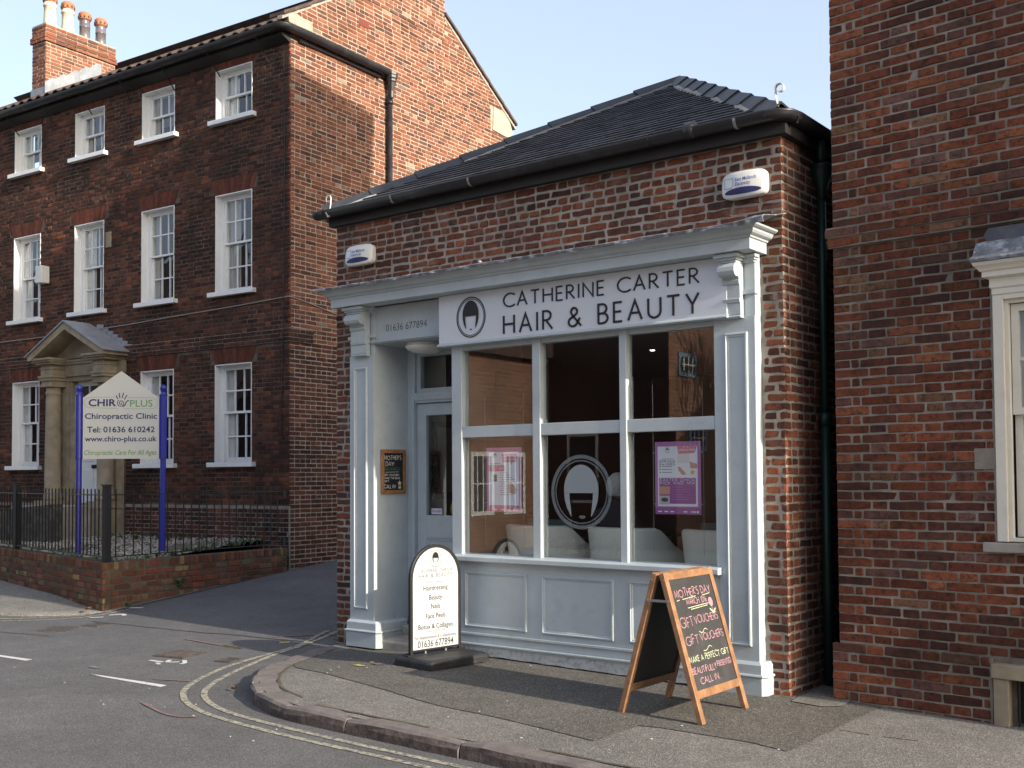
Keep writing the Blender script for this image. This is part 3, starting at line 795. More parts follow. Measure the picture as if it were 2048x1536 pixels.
# left pavement in front of the clinic wall
def left_pave():
    mb = MB(); rows = []
    K = catmull([(-8.42,0.22),(-8.62,-0.08),(-8.90,-0.40),(-9.35,-0.66),(-10.5,-0.92),(-14,-1.16),(-22,-1.6),(-40,-2.5)], 6)
    for p in K:
        k = sst(-8.5, -10.2, p.x)
        rows.append([(p.x, p.y, T(p.x, p.y) - 0.03)] + [(p.x - (0.05 * j), p.y + (2.2) * j / 6, T(p.x, p.y + 2.2*j/6) + 0.012 + 0.045 * k) for j in range(7)])
    mb.sweep(rows); return mb.build('pavement', M_pave, smooth=True)
kind(left_pave(), 'structure')
# far pavement behind the camera
mb = MB(); mb.box(-60, 60, -12.2, -9.2, -.3, .02); kind(mb.build('pavement', M_pave), 'structure')

# ------------------------------------------------------------------ salon frame of reference is the world frame
def sash_frame(mb, x0, x1, z0, z1, y, cols, rows, st=0.05, br=0.022, dep=0.035):
    """stiles, rails and glazing bars of one sash"""
    mb.box(x0, x0 + st, y, y + dep, z0, z1); mb.box(x1 - st, x1, y, y + dep, z0, z1)
    mb.box(x0 + st, x1 - st, y, y + dep, z0, z0 + st); mb.box(x0 + st, x1 - st, y, y + dep, z1 - st, z1)
    w = (x1 - x0 - 2 * st); h = (z1 - z0 - 2 * st)
    for i in range(1, cols): xx = x0 + st + w * i / cols; mb.box(xx - br/2, xx + br/2, y + .002, y + dep - .002, z0 + st, z1 - st)
    for i in range(1, rows):
        zz = z0 + st + h * i / rows
        for c in range(cols):
            a = x0 + st + w * c / cols + (br/2 if c else 0); b = x0 + st + w * (c + 1) / cols - (br/2 if c < cols - 1 else 0)
            mb.box(a, b, y + .002, y + dep - .002, zz - br/2, zz + br/2)
def panes(parent, x0, x1, z0, z1, y, cols, rows, st=0.05, mat=None):
    w = (x1 - x0 - 2 * st) / cols; h = (z1 - z0 - 2 * st) / rows
    for c in range(cols):
        for r in range(rows):
            a = x0 + st + w * c; q = z0 + st + h * r; e = (rng.random() - .5) * .004; g = (rng.random() - .5) * .004
            mb = MB(); mb.add([(a, y + e, q), (a + w, y - e, q), (a + w, y - e + g, q + h), (a, y + e + g, q + h)], [(0,1,2,3)])
            mb.build('pane', mat or M_glass2, parent)
# ================================================================== THE SALON
salon = thing('hair_salon', 'small single-storey brick shop with grey shopfront and dark hipped slate roof', 'shop')
XL, XR, YB = -4.47, 0.175, 0.10
mb = MB()
y0, y1 = YB + 0.004, 0.36
mb.box(XL, -4.12, y0, y1, -.15, 4.04); mb.box(-0.03, XR - .004, y0, y1, -.15, 4.04); mb.box(-4.12, -0.03, y0, y1, 3.12, 4.04)
mb.build('wall', MO_salon, salon)
mb = MB(); mb.box(XR - .15, XR - .004, y1, 6.4, -.15, 4.04); mb.build('side_wall', MO_salon, salon)
mb = MB(); mb.box(XL, XL + .25, y1, 6.4, -.15, 4.04); mb.box(XL + .25, XR - .15, 6.15, 6.4, -.15, 4.04); mb.build('rear_wall', TX_wall, salon)
bs = BrickSet('salon', BR_salon, 0.0535, 0.0058, 0.005)
zz = courses(-0.03, 4.02, 0.0662, 0.0135)
br = bond(zz, lambda z: XL, lambda z: XR, 'mixed', 0.0145, 0.007, 0.205, 0.098, seed=3)
br = cut(br, [(-4.13, -0.035, -1, 3.20), (-4.19, 0.01, -1, 3.12)])
pl = face_place(br, (0, YB), (1, 0), (0, -1), bs, 5, 0.001, 0.0035)
sd = bond(zz, lambda z: YB + 0.004, lambda z: 2.6, 'garden', 0.0125, 0.004, 0.205, 0.098, seed=8)
sd = cut(sd, [])
pl += face_place(sd, (XR, 0), (0, 1), (1, 0), bs, 6, 0.001, 0.0025)
emit_bricks(salon, pl, Matrix.Identity(4), 300, hide=lambda c, n: (-4.2 < c.x < .1 and 3.12 < c.z < 3.36 and n.y < -.5) or (n.x > .5 and c.y > .6))
# ---- roof
APX = Vector((-2.08, 2.65, 5.62)); RB = Vector((-2.08, 4.0, 5.62)); EZ = 4.13
FL, FR = Vector((-4.56, -0.03, EZ)), Vector((0.25, -0.03, EZ)); BL, BRt = Vector((-4.56, 6.5, EZ)), Vector((0.25, 6.5, EZ))
mb = MB(); mb.add([FL, FR, APX, RB, BL, BRt], [(0,1,2), (1,5,3,2), (0,2,3,4), (5,4,3)])
roof = mb.build('roof', M_slate, salon)
def slates(quad, nrow, wslate, name):
    """overlapping slates on a triangle/trapezoid: a,b eave corners, c,d top"""
    a, b, c, d = quad; mb = MB(); nrm = (b - a).cross(d - a).normalized()
    for i in range(nrow):
        t0, t1 = i / nrow, min(1, (i + 1.12) / nrow)
        l0, r0 = a.lerp(d, t0), b.lerp(c, t0); l1, r1 = a.lerp(d, t1), b.lerp(c, t1)
        u = (b - a).normalized(); W0 = (r0 - l0).length; W1 = max((r1 - l1).length, .01)
        s = -(wslate * .5 if i % 2 else 0)
        off1 = (l1 - l0).dot(u)
        while s < W0:
            e = s + wslate - 0.004
            p0, p1 = max(s, 0), min(e, W0); q0, q1 = max(s, off1), min(e, off1 + W1)
            s += wslate
            if p1 - p0 < .01: continue
            q0 = min(max(q0, off1), off1 + W1); q1 = max(min(q1, off1 + W1), q0)
            h = 0.012 + rng.random() * 0.004; hb = 0.002; j = (rng.random() - .5) * .006
            A = l0 + u * p0 + nrm * h - (d - a).normalized() * j; B = l0 + u * p1 + nrm * (h + (rng.random()-.5)*.003) - (d - a).normalized() * j
            up = (l1 - l0) - u * off1
            Cc = l0 + up + u * q1 + nrm * hb; Dd = l0 + up + u * q0 + nrm * hb
            mb.add([A, B, Cc, Dd, A - nrm * .011, B - nrm * .011], [(0,1,2,3), (4,5,1,0)])
    return kind(mb.build(name, M_slate, roof), 'stuff')
slates((FL, FR, APX, APX), 26, 0.20, 'slates')
slates((FR, BRt, RB, APX), 24, 0.20, 'slates')
def hip_tiles(a, b, n, w, ov, fac=1.0):
    d = (b - a); L = d.length; d.normalize(); up = Vector((0,0,1)); side = d.cross(up).normalized(); nn = side.cross(d).normalized()
    step = L / n
    for i in range(n):
        p = a + d * (step * i - .02); q = a + d * (step * (i + 1) + ov)
        mb = MB(); rows = []
        for k, (pt, lift) in enumerate(((p, .035), (q, .016))):
            rows.append([pt + side * (w * x) + nn * (lift + z) for x, z in ((-1,-.075*fac),(-.55,-.030*fac),(0,.018),(.55,-.030*fac),(1,-.075*fac))])
        rows2 = [[v - nn * .016 for v in r] for r in rows]
        mb.sweep([rows2[0], rows[0], rows[1], rows2[1]])
        mb.build('hip_tile', M_hip, roof)
        # bedding mortar along the lower edge of each tile, both sides
        if i % 1 == 0:
            mb = MB()
            for sg in (-1, 1):
                P = [p.lerp(q, k / 5) + side * (sg * (w + .004 + rng.random() * .02)) + nn * (-.075*fac + .028) for k in range(6)]
                Q = [p.lerp(q, k / 5) + side * (sg * (w - .03)) + nn * (-.06*fac + .03) for k in range(6)]
                if rng.random() < .55: mb.sweep([Q, P, [v - nn * .05 for v in P]])
            if mb.v: mb.build('bedding_mortar', M_mortarlump, roof)
hip_tiles(FR + Vector((-.03,.02,.03)), APX + Vector((0,0,.03)), 9, 0.115, 0.03)
hip_tiles(FL + Vector((.05,.02,.03)), APX + Vector((0,0,.03)), 8, 0.11, 0.03)
# plain grey edge (under-cloak) showing above the gutter
mb = MB(); mb.box(-4.5, .2, -.06, -.02, EZ - .01, EZ + .012); mb.build('eaves_slip', M_mortarlump, salon)
mb = MB(); mb.box(XL - .04, XR + .06, 0.035, 0.10 - .005, 4.00, 4.14); mb.box(XR + .002, XR + .06, 0.10, 6.4, 4.00, 4.14); mb.build('fascia_board', M_blackwood, salon)
def gutter(path, r, mat, parent, name='gutter'):
    """half-round channel swept along a horizontal path"""
    P = [Vector(p) for p in path]; rows = []
    for i, p in enumerate(P):
        d = (P[min(i+1, len(P)-1)] - P[max(i-1, 0)]).normalized(); sd = Vector((d.y, -d.x, 0)).normalized()
        k = 1.0
        if 0 < i < len(P) - 1:
            a = (P[i] - P[i-1]).normalized(); k = 1 / max(.6, abs(Vector((a.y, -a.x, 0)).dot(sd)))
        prof = [(math.cos(rad(180 + 15 * j)) * r, math.sin(rad(180 + 15 * j)) * r) for j in range(13)]
        prof = [(-r, .012), (-r - .006, .012)] + prof[:] + [(r + .006, .012), (r, .012)] + [(x * .86, z * .86) for x, z in prof[::-1]]
        rows.append([p + sd * (x * k) + Vector((0, 0, z)) for x, z in prof])
    mb = MB(); mb.sweep(rows, closed=True)
    n = len(rows[0]); mb.f.append(tuple(range(15))[::-1]); mb.a.append(0)
    return mb.build(name, mat, parent, smooth=True)
GZ = 4.135
gut = gutter([(-4.58,-.035,GZ-.01),(-2.5,-.035,GZ),(0.12,-.035,GZ),(0.20,-.02,GZ),(0.25,.03,GZ),(0.265,.12,GZ),(0.265,2.0,GZ-.01),(0.265,6.4,GZ-.02)], 0.058, M_blackpipe, salon)
mb = MB(); mb.lathe([(.066,0),(.062,-.03),(.04,-.055),(.0,-.068)], (-4.585,-.035,GZ-.005), 12); mb.build('stop_end', M_blackpipe, gut, smooth=True)
for x in (-4.46,-3.55,-2.62,-1.72,-.82,-.10):
    mb = MB(); P = [(x, -.035 + 0.064 * math.cos(rad(a)), GZ + 0.064 * math.sin(rad(a))) for a in range(178, 365, 17)]
    mb.sweep([[(p[0]-.012, p[1], p[2]) for p in P], [(p[0]+.012, p[1], p[2]) for p in P]]); mb.build('gutter_bracket', M_steel if x in (-3.55,-2.62,-.10) else M_blackpipe, gut)
mb = MB()
for q in (0.02,): mb.tube([(-.52,-.035,GZ),(-.44,-.035,GZ)], .063, 14)
mb.build('gutter_union', M_blackpipe, gut, smooth=True)
# scroll irons at the feet of the hips
def scroll_iron(base, flip, hw):
    b = Vector(base); r = .036; c = b + Vector((flip * .012, 0, .130))
    pts = [b, b + Vector((-flip * .016, 0, .06)), b + Vector((-flip * .022, 0, .10))]
    for k in range(21):
        a = rad(200 - k * 16.5); q = r * (1 if k < 14 else 1 - .05 * (k - 13))
        pts.append(c + Vector((flip * math.cos(a) * q, 0, math.sin(a) * q)))
    mb = MB(); mb.sweep([[p + Vector((0, hw, 0)) for p in pts], [p - Vector((0, hw, 0)) for p in pts]])
    o = mb.build('scroll_iron', M_alarm, salon); m = o.modifiers.new('thick', 'SOLIDIFY'); m.thickness = .005
scroll_iron((0.215, -.03, 4.17), 1, .016); scroll_iron((-4.43, -.03, 4.13), -1, .005)
# ---- shopfront ----------------------------------------------------------
def moulding_rect(x0, x1, z0, z1, y, w, parent, name='panel_moulding', d=.016):
    """mitred raised moulding round a sunk panel, on the y face"""
    prof = [(0, 0), (.15*w, d*.9), (.45*w, d), (.6*w, d*.55), (.9*w, d*.45), (w, -.002)]
    rows = []
    for (sx, sz, ax, az) in ((x0, z0, 1, 1), (x1, z0, -1, 1), (x1, z1, -1, -1), (x0, z1, 1, -1), (x0, z0, 1, 1)):
        rows.append([(sx + ax * o, y - h, sz + az * o) for o, h in prof])
    mb = MB(); mb.sweep(rows); return mb.build(name, M_paint, parent)
for (x0, x1, px0, px1) in ((-4.18, -3.865, -4.125, -3.945), (-.305, -.005, -.245, -.06)):
    mb = MB()
    mb.box(x0, x1, 0.0, 0.52 if x0 < -3 else 0.12, 0.0, 2.705); mb.box(x0, x1, 0.012, 0.5 if x0 < -3 else .12, 2.705, 3.15)
    p = mb.build('pilaster', M_paint, salon)
    moulding_rect(px0, px1, .33, 2.595, 0.0, .034, p)
    bx0, bx1 = (x0 - .02, x1 + .085) if x0 < -3 else (x0 - .03, x1 + .06)
    by1 = .36 if x0 < -3 else .13
    mb = MB(); zb = -.02 if x0 < -3 else -.015
    # stepped plinth with a rounded band, corner splayed on the doorway side
    def ring(o, z): return [(bx0 - o, by1, z), (bx0 - o, -.035 - o, z), (bx1 - .03 + o, -.035 - o, z), (bx1 + o, .005 - o, z), (bx1 + o, by1, z)]
    lv = [(0, zb), (0, .118), (.009, .120), (.013, .128), (.009, .137), (-.004, .140), (-.004, .205), (-.022, .226)]
    mb.sweep([ring(o, z) for o, z in lv]); mb.add(ring(-.022, .226), [(0,1,2,3,4)])
    mb.build('plinth_block', M_paint, p)
    # narrow band across the neck, either side of the console
    mb = MB(); mb.box(x0 - .012, x1 + .012, -.014, .05, 2.865, 2.893); mb.build('neck_band', M_paint, p)
    cx0, cx1 = (x0 + .075, x1 - .045) if x0 < -3 else (x0 + .085, x1 - .085)
    # console bracket: scroll head, stepped tail
    prof = [(0.0,2.695),(-.050,2.695),(-.056,2.705),(-.045,2.715),(-.050,2.72),(-.052,2.80),(-.062,2.805),(-.068,2.83),(-.058,2.835),(-.060,2.93),(-.072,2.94),(-.076,2.962),(-.068,2.97)]
    c0 = (-.108, 3.035); prof += [(c0[0] + .046 * math.cos(rad(a)), c0[1] + .050 * math.sin(rad(a))) for a in (-60,-95,-130,-165,-200,-235,-265)]
    prof += [(-.095,3.088),(0.0,3.088)]
    mb = MB(); mb.prism([(cx0, y, z) for y, z in prof], (cx1 - cx0, 0, 0)); mb.build('console', M_paint, p)
    # cap mouldings above the console and the neck
    mb = MB()
    for dx, dy, z0, z1 in ((.0, .115, 3.088, 3.105), (.016, .132, 3.105, 3.122), (.032, .15, 3.122, 3.150)):
        mb.box(cx0 - dx, cx1 + dx, -dy, .03, z0, z1)
    for dx, dy, z0, z1 in ((.006, .012, 3.094, 3.108), (.018, .026, 3.108, 3.124), (.03, .042, 3.124, 3.149)):
        mb.box(x0 - dx, x1 + dx, -dy, .034, z0, z1)
    mb.build('cap_moulding', M_paint, p, bevel=.003)
# cornice swept round three sides
prof = [(0.02,3.150),(0.18,3.156),(0.18,3.236),(0.192,3.238),(0.196,3.250),(0.207,3.254),(0.222,3.262),(0.232,3.276),(0.236,3.290),(0.252,3.296),(0.268,3.306),(0.272,3.318),(0.10,3.335)]
def corn_rows(pf, xl, xr, yb):
    A = lambda d, z: [(xl - d, yb, z), (xl - d, -d, z), (xr + d, -d, z), (xr + d, yb, z)]
    return [A(d, z) for d, z in pf]
mb = MB(); mb.sweep(corn_rows(prof, -4.07, -.13, .098)); cornice = mb.build('cornice', M_paint, salon)
# lead capping, dressed over the edge, uneven
mb = MB(); rows = []
for i in range(61):
    x = -4.39 + 4.60 * i / 60; j = lambda a: (rng.random() - .5) * a
    e = .05 * max(0, (i - 56) / 4)
    rows.append([(x, .098, 3.385 + j(.006) + e), (x, -.10, 3.352 + j(.004) + e * .7), (x, -.285, 3.333 + j(.007) + e * .5), (x, -.300 + j(.008), 3.324 + j(.006) + e * .3), (x, -.296 + j(.012), 3.304 + j(.012)), (x, -.284, 3.306 + j(.008))])
mb.sweep(rows); lead = mb.build('lead_flashing', M_lead, salon, smooth=False)
m = lead.modifiers.new('thick', 'SOLIDIFY'); m.thickness = .006
mb = MB(); mb.tube([(-2.36,-.26,3.352),(-2.50,-.02,3.368)], .016, 8); mb.build('lead_roll', M_lead, lead, smooth=True)
# frieze over the door with the number, soffit board behind the sign
mb = MB(); mb.box(-3.865, -2.96, .03, .10, 2.825, 3.15); fr = mb.build('door_frieze', M_paint, salon)
mb = MB(); mb.box(-3.90, -2.96, -.004, .03, 2.806, 2.828); mb.box(-3.90, -2.96, -.016, .03, 2.816, 2.824); mb.build('frieze_moulding', M_paint, fr)
put_text('lettering', '01636 677894', (-3.472, .03, 2.912), (1,0,0), (0,0,1), M_black, fr, h=.064, w=.51, weight=-.012)
mb = MB(); mb.box(-2.96, -.305, .03, .10, 2.70, 3.15); mb.build('sign_backing', M_paint, salon)
# ---- window
mb = MB()
mb.box(-2.897, -2.782, -.002, .10, .885, 2.72); mb.box(-.335, -.303, .0, .10, .885, 2.72)
for a, b in ((-2.008, -1.928), (-1.157, -1.092)): mb.box(a, b, -.006, .085, .885, 2.70)
mb.box(-2.782, -.335, .012, .10, 2.66, 2.70)
wf = mb.build('window_frame', M_paint, salon, bevel=.006)
cols = [(-2.782, -2.008), (-1.928, -1.157), (-1.092, -.335)]
for i, (a, b) in enumerate(cols):
    mb = MB(); mb.box(a + .001, b - .001, .004, .085, 1.897 - i*.001, 1.995); mb.build('transom', M_paint, wf, bevel=.004)
    for z0, z1 in ((.895, 1.897), (1.995, 2.662)):
        e = (rng.random() - .5) * .003; g = (rng.random() - .5) * .003
        mb = MB(); mb.add([(a, .050 + e, z0), (b, .050 - e, z0), (b, .050 - e + g, z1), (a, .050 + e + g, z1)], [(0,1,2,3)]); mb.build('pane', M_glass, wf)
mb = MB(); mb.prism([(-2.90,.09,.832),(-2.90,-.062,.832),(-2.90,-.068,.838),(-2.90,-.068,.872),(-2.90,-.06,.880),(-2.90,.09,.898)], (2.61,0,0)); mb.build('window_sill', M_paint, salon, bevel=.003)
# ---- stall riser
mb = MB(); mb.box(-2.897, -.303, .006, .10, .10, .832); riser = mb.build('stall_riser', M_paint, salon)
for a, b in ((-2.757, -2.083), (-1.930, -1.230), (-1.088, -.43)):
    moulding_rect(a, b, .266, .746, .006, .032, riser)
mb = MB()
for z0, z1, y in ((.200,.221,-.012),(.118,.134,-.022),(.104,.118,-.010)): mb.box(-2.897, -.335, y, .02, z0, z1)
mb.build('base_moulding', M_paint, riser, bevel=.003)
mb = MB(); rows = []
for i in range(40):
    x = -2.897 + 2.57 * i / 39; rows.append([(x, -.004, .105), (x, -.006 + (rng.random()-.5)*.004, .05), (x, -.008 + (rng.random()-.5)*.006, ZP(x,0) + .012 + rng.random()*.008), (x, .08, ZP(x,0) + .012)])
mb.sweep(rows); mb.build('plinth', M_paint_low, riser)
# ---- door recess
mb = MB(); mb.box(-3.87, -2.90, .03, .50, 2.80, 2.825); mb.build('recess_ceiling', M_paint, salon)
mb = MB(); mb.box(-2.90, -2.86, .10, .5, .10, 2.80); mb.build('recess_side', M_paint, salon)
mb = MB(); mb.box(-2.858, -2.80, .102, .498, .10, 2.80); mb.build('recess_lining', M_salonwall, salon)
mb = MB(); mb.box(-3.862, -3.845, .26, .5, .20, .255); mb.build('skirting', M_paint, salon)
mb = MB(); mb.box(-3.84, -2.88, .505, .60, -.05, .185)
mb.box(-3.80, -2.80, .27, .505, -.05, .165); mb.build('door_step', M_stone2, salon, bevel=.012)
mb = MB(); mb.prism([(-3.80,.27,-.06),(-3.80,.03,-.06),(-3.80,.02,.05),(-3.80,.05,.078),(-3.80,.27,.085)], (.92,0,0)); mb.build('door_step', M_stone2, salon, bevel=.015)
mb = MB()
mb.box(-3.865, -3.765, .455, .56, .18, 2.80); mb.box(-2.935, -2.885, .455, .56, .18, 2.80)
mb.box(-3.765, -2.935, .455, .56, 2.265, 2.365); mb.box(-3.765, -2.935, .455, .56, 2.745, 2.80)
mb.box(-3.80, -3.765, .44, .455, .18, 2.29); mb.box(-3.80, -2.93, .44, .455, 2.29, 2.315)
mb.box(-3.765, -3.715, .48, .54, 2.365, 2.745); mb.box(-3.715, -2.985, .48, .54, 2.365, 2.405); mb.box(-3.715, -2.985, .48, .54, 2.715, 2.745); mb.box(-2.985,-2.935,.48,.54,2.365,2.745)
df = mb.build('door_frame', M_paint, salon, bevel=.004)
mb = MB(); mb.add([(-3.715,.51,2.405),(-2.985,.51,2.405),(-2.985,.51,2.715),(-3.715,.51,2.715)], [(0,1,2,3)]); mb.build('overlight_pane', M_glass, df)
mb = MB()
mb.box(-3.763, -3.648, .485, .53, .20, 2.26); mb.box(-3.05, -2.937, .485, .53, .20, 2.26)
mb.box(-3.648, -3.05, .485, .53, 2.145, 2.26); mb.box(-3.648, -3.05, .485, .53, .98, 1.195); mb.box(-3.648, -3.05, .485, .53, .20, .40)
mb.box(-3.648, -3.05, .50, .52, .40, .98)
door = mb.build('door', M_paint, salon, bevel=.004)
moulding_rect(-3.648, -3.05, .40, .98, .50, .03, door)
mb = MB(); mb.add([(-3.648,.51,1.195),(-3.05,.51,1.195),(-3.05,.51,2.145),(-3.648,.51,2.145)], [(0,1,2,3)]); mb.build('pane', M_glass, door)
mb = MB(); mb.box(.18, .62, 2.9, 3.0, -.2, 3.95); mb.build('added_alley_blocker', TX_wall, salon)  # added wall, closes the alley at the back to keep its gap dark
# downpipe in the alley
mb = MB(); mb.tube([(.245,.65,3.80),(.245,.65,1.95)], .032, 10); mb.tube([(.245,.65,2.0),(.245,.65,.0)], .036, 10)
mb.tube([(.245,.65,1.93),(.245,.65,2.02)], .045, 10)
dp = mb.build('downpipe', M_greenpipe, salon, smooth=True)
mb = MB(); mb.lathe([(.032,-.2),(.04,-.1),(.07,-.02),(.078,0),(.078,.05),(.085,.055),(.085,.075)], (.25,.65,3.82), 12); mb.tube([(.25,.65,3.86),(.262,.6,4.07)], .032, 8); mb.build('hopper_head', M_greenpipe, dp, smooth=True)

# ---- shop sign
sign = thing('shop_sign', 'long pale grey fascia board lettered CATHERINE CARTER HAIR & BEAUTY', 'sign', (-1.59, -.03, 2.70))
def SG(x, z, y=0): return (x + 1.59, y + .03, z - 2.70)
mb = MB(); mb.box(-2.990 + 1.59, -.192 + 1.59, -.062 + .03, .028 + .03, .012, 3.148 - 2.70); mb.build('board', M_sign, sign, bevel=.003)
mb = MB(); a, b = -2.998 + 1.59, -.186 + 1.59
mb.prism([(a,.055,-.002),(a,-.046,-.002),(a,-.052,.004),(a,-.05,.014),(a,-.042,.018),(a,-.036,.026),(a,.055,.026)], (b - a, 0, 0)); mb.build('lower_moulding', M_paint, sign)
t, up = (1,0,0), (0,0,1)
def letters(body, x, z, h, th, w, track, gap):
    tw = stroke_lines(body, h, track, gap)[1]; k = w / tw; cx = 0.0
    for c in body:
        if c == ' ': cx += gap * h; continue
        put_strokes('letter', c, SG(x + cx * k, z, -.062), (1,0,0), (0,0,1), M_black, sign, h, th, w=max(GL[c][0], .03) * h * k if c != 'I' else None, depth=.006)
        cx += (GL[c][0] + track) * h
letters('CATHERINE CARTER', -2.256, 2.982, .110, .0125, 1.838, .30, .62)
letters('HAIR & BEAUTY', -2.256, 2.757, .150, .0165, 1.838, .34, .62)
O = SG(-2.618, 2.932, -.062)
mb = MB(); put_ring(mb, 0, 0, .158, .172, .011, O, t, up, .003, 40); put_ring(mb, 0, 0, .143, .157, .006, O, t, up, .003, 40); mb.build('oval_ring', M_black, sign)
mb = MB()
for p in bob_polys(0, .022, .090, .122): put_poly(mb, p, O, t, up, .008)
mb.build('hair_emblem', M_black, sign)
mb = MB(); put_poly(mb, lips(0, -.105, .016), O, t, up, .004); mb.build('lips_emblem', M_blueprint, sign)
# ================================================================== RIGHT-HAND HOUSE
RH = (0.487, 0.245); RA = rad(-3.8)
rh = thing('brick_house', 'tall orange-red brick house at the right with cream sash window and stone-framed grate', 'house', (RH[0], RH[1], 0), RA)
RM = Matrix.Translation((RH[0], RH[1], 0)) @ Matrix.Rotation(RA, 4, 'Z')
mb = MB()
ops = [(1.10, 2.30, 1.12, 2.80), (1.153, 2.12, -.3, .265)]
def wall_with(mb, x0, x1, z0, z1, y0, y1, ops):
    """wall slab in pieces round rectangular openings (same face plane, butted)"""
    xs = sorted(set([x0, x1] + [v for o in ops for v in o[:2]])); zs = sorted(set([z0, z1] + [v for o in ops for v in o[2:]]))
    xs = [v for v in xs if x0 <= v <= x1]; zs = [v for v in zs if z0 <= v <= z1]
    for a, b in zip(xs, xs[1:]):
        run = None
        for c, d in zip(zs, zs[1:]):
            m = ((a+b)/2, (c+d)/2)
            solid = not any(o[0] < m[0] < o[1] and o[2] < m[1] < o[3] for o in ops)
            if solid: run = (run[0], d) if run else (c, d)
            if (not solid or d == zs[-1]) and run:
                mb.box(a, b, y0, y1, run[0], run[1]); run = None
wall_with(mb, .003, 2.6, -.35, 6.6, .004, .30, ops)
mb.build('wall', MO_right, rh)
mb = MB(); mb.box(.003, 6.5, .004, 4.3, 6.6, 11.1); mb.box(2.6, 6.5, .004, 4.3, -.35, 6.6); mb.box(.003, .30, .30, 4.3, -.35, 6.6); mb.box(.30, 2.6, 4.0, 4.3, -.35, 6.6)
mb.build('plain_wall', TX_wall, rh)
mb = MB(); mb.add([(-.2,-.2,11.1),(6.7,-.2,11.1),(6.7,4.5,11.1),(-.2,4.5,11.1),(2.1,2.1,12.15),(4.4,2.1,12.15)], [(0,1,5,4),(1,2,5),(2,3,4,5),(3,0,4),(3,2,1,0)]); mb.build('roof', M_slate, rh)
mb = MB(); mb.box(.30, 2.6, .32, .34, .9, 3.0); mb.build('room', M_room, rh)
bs = BrickSet('right', BR_right, 0.0560, 0.0030, 0.0045, lens=(0.245, 0.115, 0.055))
g = 0.0664
zlow = [(.325 - k * g, .325 - k * g + g - .0098) for k in range(8)]; gm = (3.158 - .393) / 42; zmid = [(.393 + gm * k, .393 + gm * (k + 1) - .0098) for k in range(42)]; zup = courses(3.305, 6.6, g, .0098)
SB, HB = 0.245, 0.115
def rb(zs, seed, x0=0.0): return bond(zs, lambda z: x0, lambda z: 2.6, 'flemish', .0105, .005, SB, HB, seed)
b1 = rb(zlow, 4, -.035)
b2 = cut(rb(zmid, 5), [(1.075, 2.33, 1.06, 2.80), (1.01, 2.40, 1.05, 1.125), (1.05, 2.3, -.5, .36)])
b3 = rb(zup, 6)
b1 = cut(b1, [(1.035, 2.3, -.5, .37)])
pl = face_place(b1, (0, -.036), (1, 0), (0, -1), bs, 11, .002, .005)
pl += face_place(b2, (0, 0), (1, 0), (0, -1), bs, 12, .001, .003)
pl += face_place(b3, (0, 0), (1, 0), (0, -1), bs, 13, .001, .003)
s1 = bond([(3.168, 3.225)], lambda z: -.030, lambda z: 2.6, 'flemish', .009, .006, SB, HB, 7); s2 = bond([(3.235, 3.292)], lambda z: -.040, lambda z: 2.6, 'stretcher', .008, .004, SB, HB, 9)
pl += face_place(s1, (0, -.030), (1, 0), (0, -1), bs, 14, 0, .002) + face_place(s2, (0, -.042), (1, 0), (0, -1), bs, 15, 0, .002)
# returns on the alley side
zs_all = zlow + zmid + zup
sdb = bond(zs_all, lambda z: -.9, lambda z: -.006, 'flemish', .0105, .004, SB, HB, 21)
pl += face_place(sdb, (0, 0), (0, -1), (-1, 0), bs, 16, .001, .003)
emit_bricks(rh, pl, RM, 300, hide=lambda c, n: c.x > 1.3 or n.x < -.5)
for q in ((-.033, 1.045, -.031, .003, -.25, .378), (-.024, 2.6, -.026, .003, 3.160, 3.230), (-.034, 2.6, -.037, .003, 3.231, 3.302)):
    mb = MB(); mb.box(*q); mb.build('mortar_backing', MO_right, rh)
M_repair = simple('mortar_repair', (0.29,0.25,0.20), 0.95, 0.15, 12.0, bmp=(60, .4))
mb = MB(); mb.box(.955, 1.085, -.006, .003, 1.585, 1.72); mb.build('mortar_patch', M_repair, rh)
# window: boxed architrave, small cornice, lead, sashes, sill
w = MB()
w.box(1.10, 1.165, -.045, .02, 1.125, 2.70); w.box(1.165, 1.19, -.020, .02, 1.125, 2.665); w.box(2.235, 2.30, -.045, .02, 1.125, 2.70); w.box(2.21, 2.235, -.02, .02, 1.125, 2.665)
w.box(1.19, 2.21, -.020, .02, 2.64, 2.665); w.box(1.165, 2.235, -.045, .02, 2.665, 2.70); w.box(1.19, 2.21, -.02, .02, 1.125, 1.15)
win = w.build('window', M_cream, rh, bevel=.003)
mb = MB()
A = lambda d, z: [(1.105 - d, .0, z), (1.105 - d, -.045 - d, z), (2.295 + d, -.045 - d, z), (2.295 + d, .0, z)]
mb.sweep([A(*q) for q in [(-.02,2.70),(.006,2.70),(.006,2.735),(.016,2.745),(.016,2.80),(.05,2.812),(.05,2.845),(.062,2.85),(.072,2.868),(.09,2.885),(.098,2.905),(-.02,2.92)]])
mb.build('window_cornice', M_cream, win)
mb = MB(); rows = []
for i in range(20):
    x = 1.0 + 1.42 * i / 19; j = lambda a: (rng.random() - .5) * a
    rows.append([(x, .002, 3.06 + j(.01)), (x, -.03, 3.045), (x, -.10, 2.955), (x, -.145, 2.935), (x, -.152 + j(.006), 2.925), (x, -.15, 2.905 + j(.008))])
mb.sweep(rows); mb.build('lead_flashing', M_lead, win)
for zz2, hh in ((2.985, .07), (3.055, .085)):
    mb = MB(); mb.prism([(1.06,-.012,zz2),(1.045,-.012,zz2+hh*.5),(1.075,-.012,zz2+hh),(2.34,-.012,zz2+hh),(2.34,-.012,zz2)], (0,.006,0)); mb.build('lead_apron', M_lead3, win)
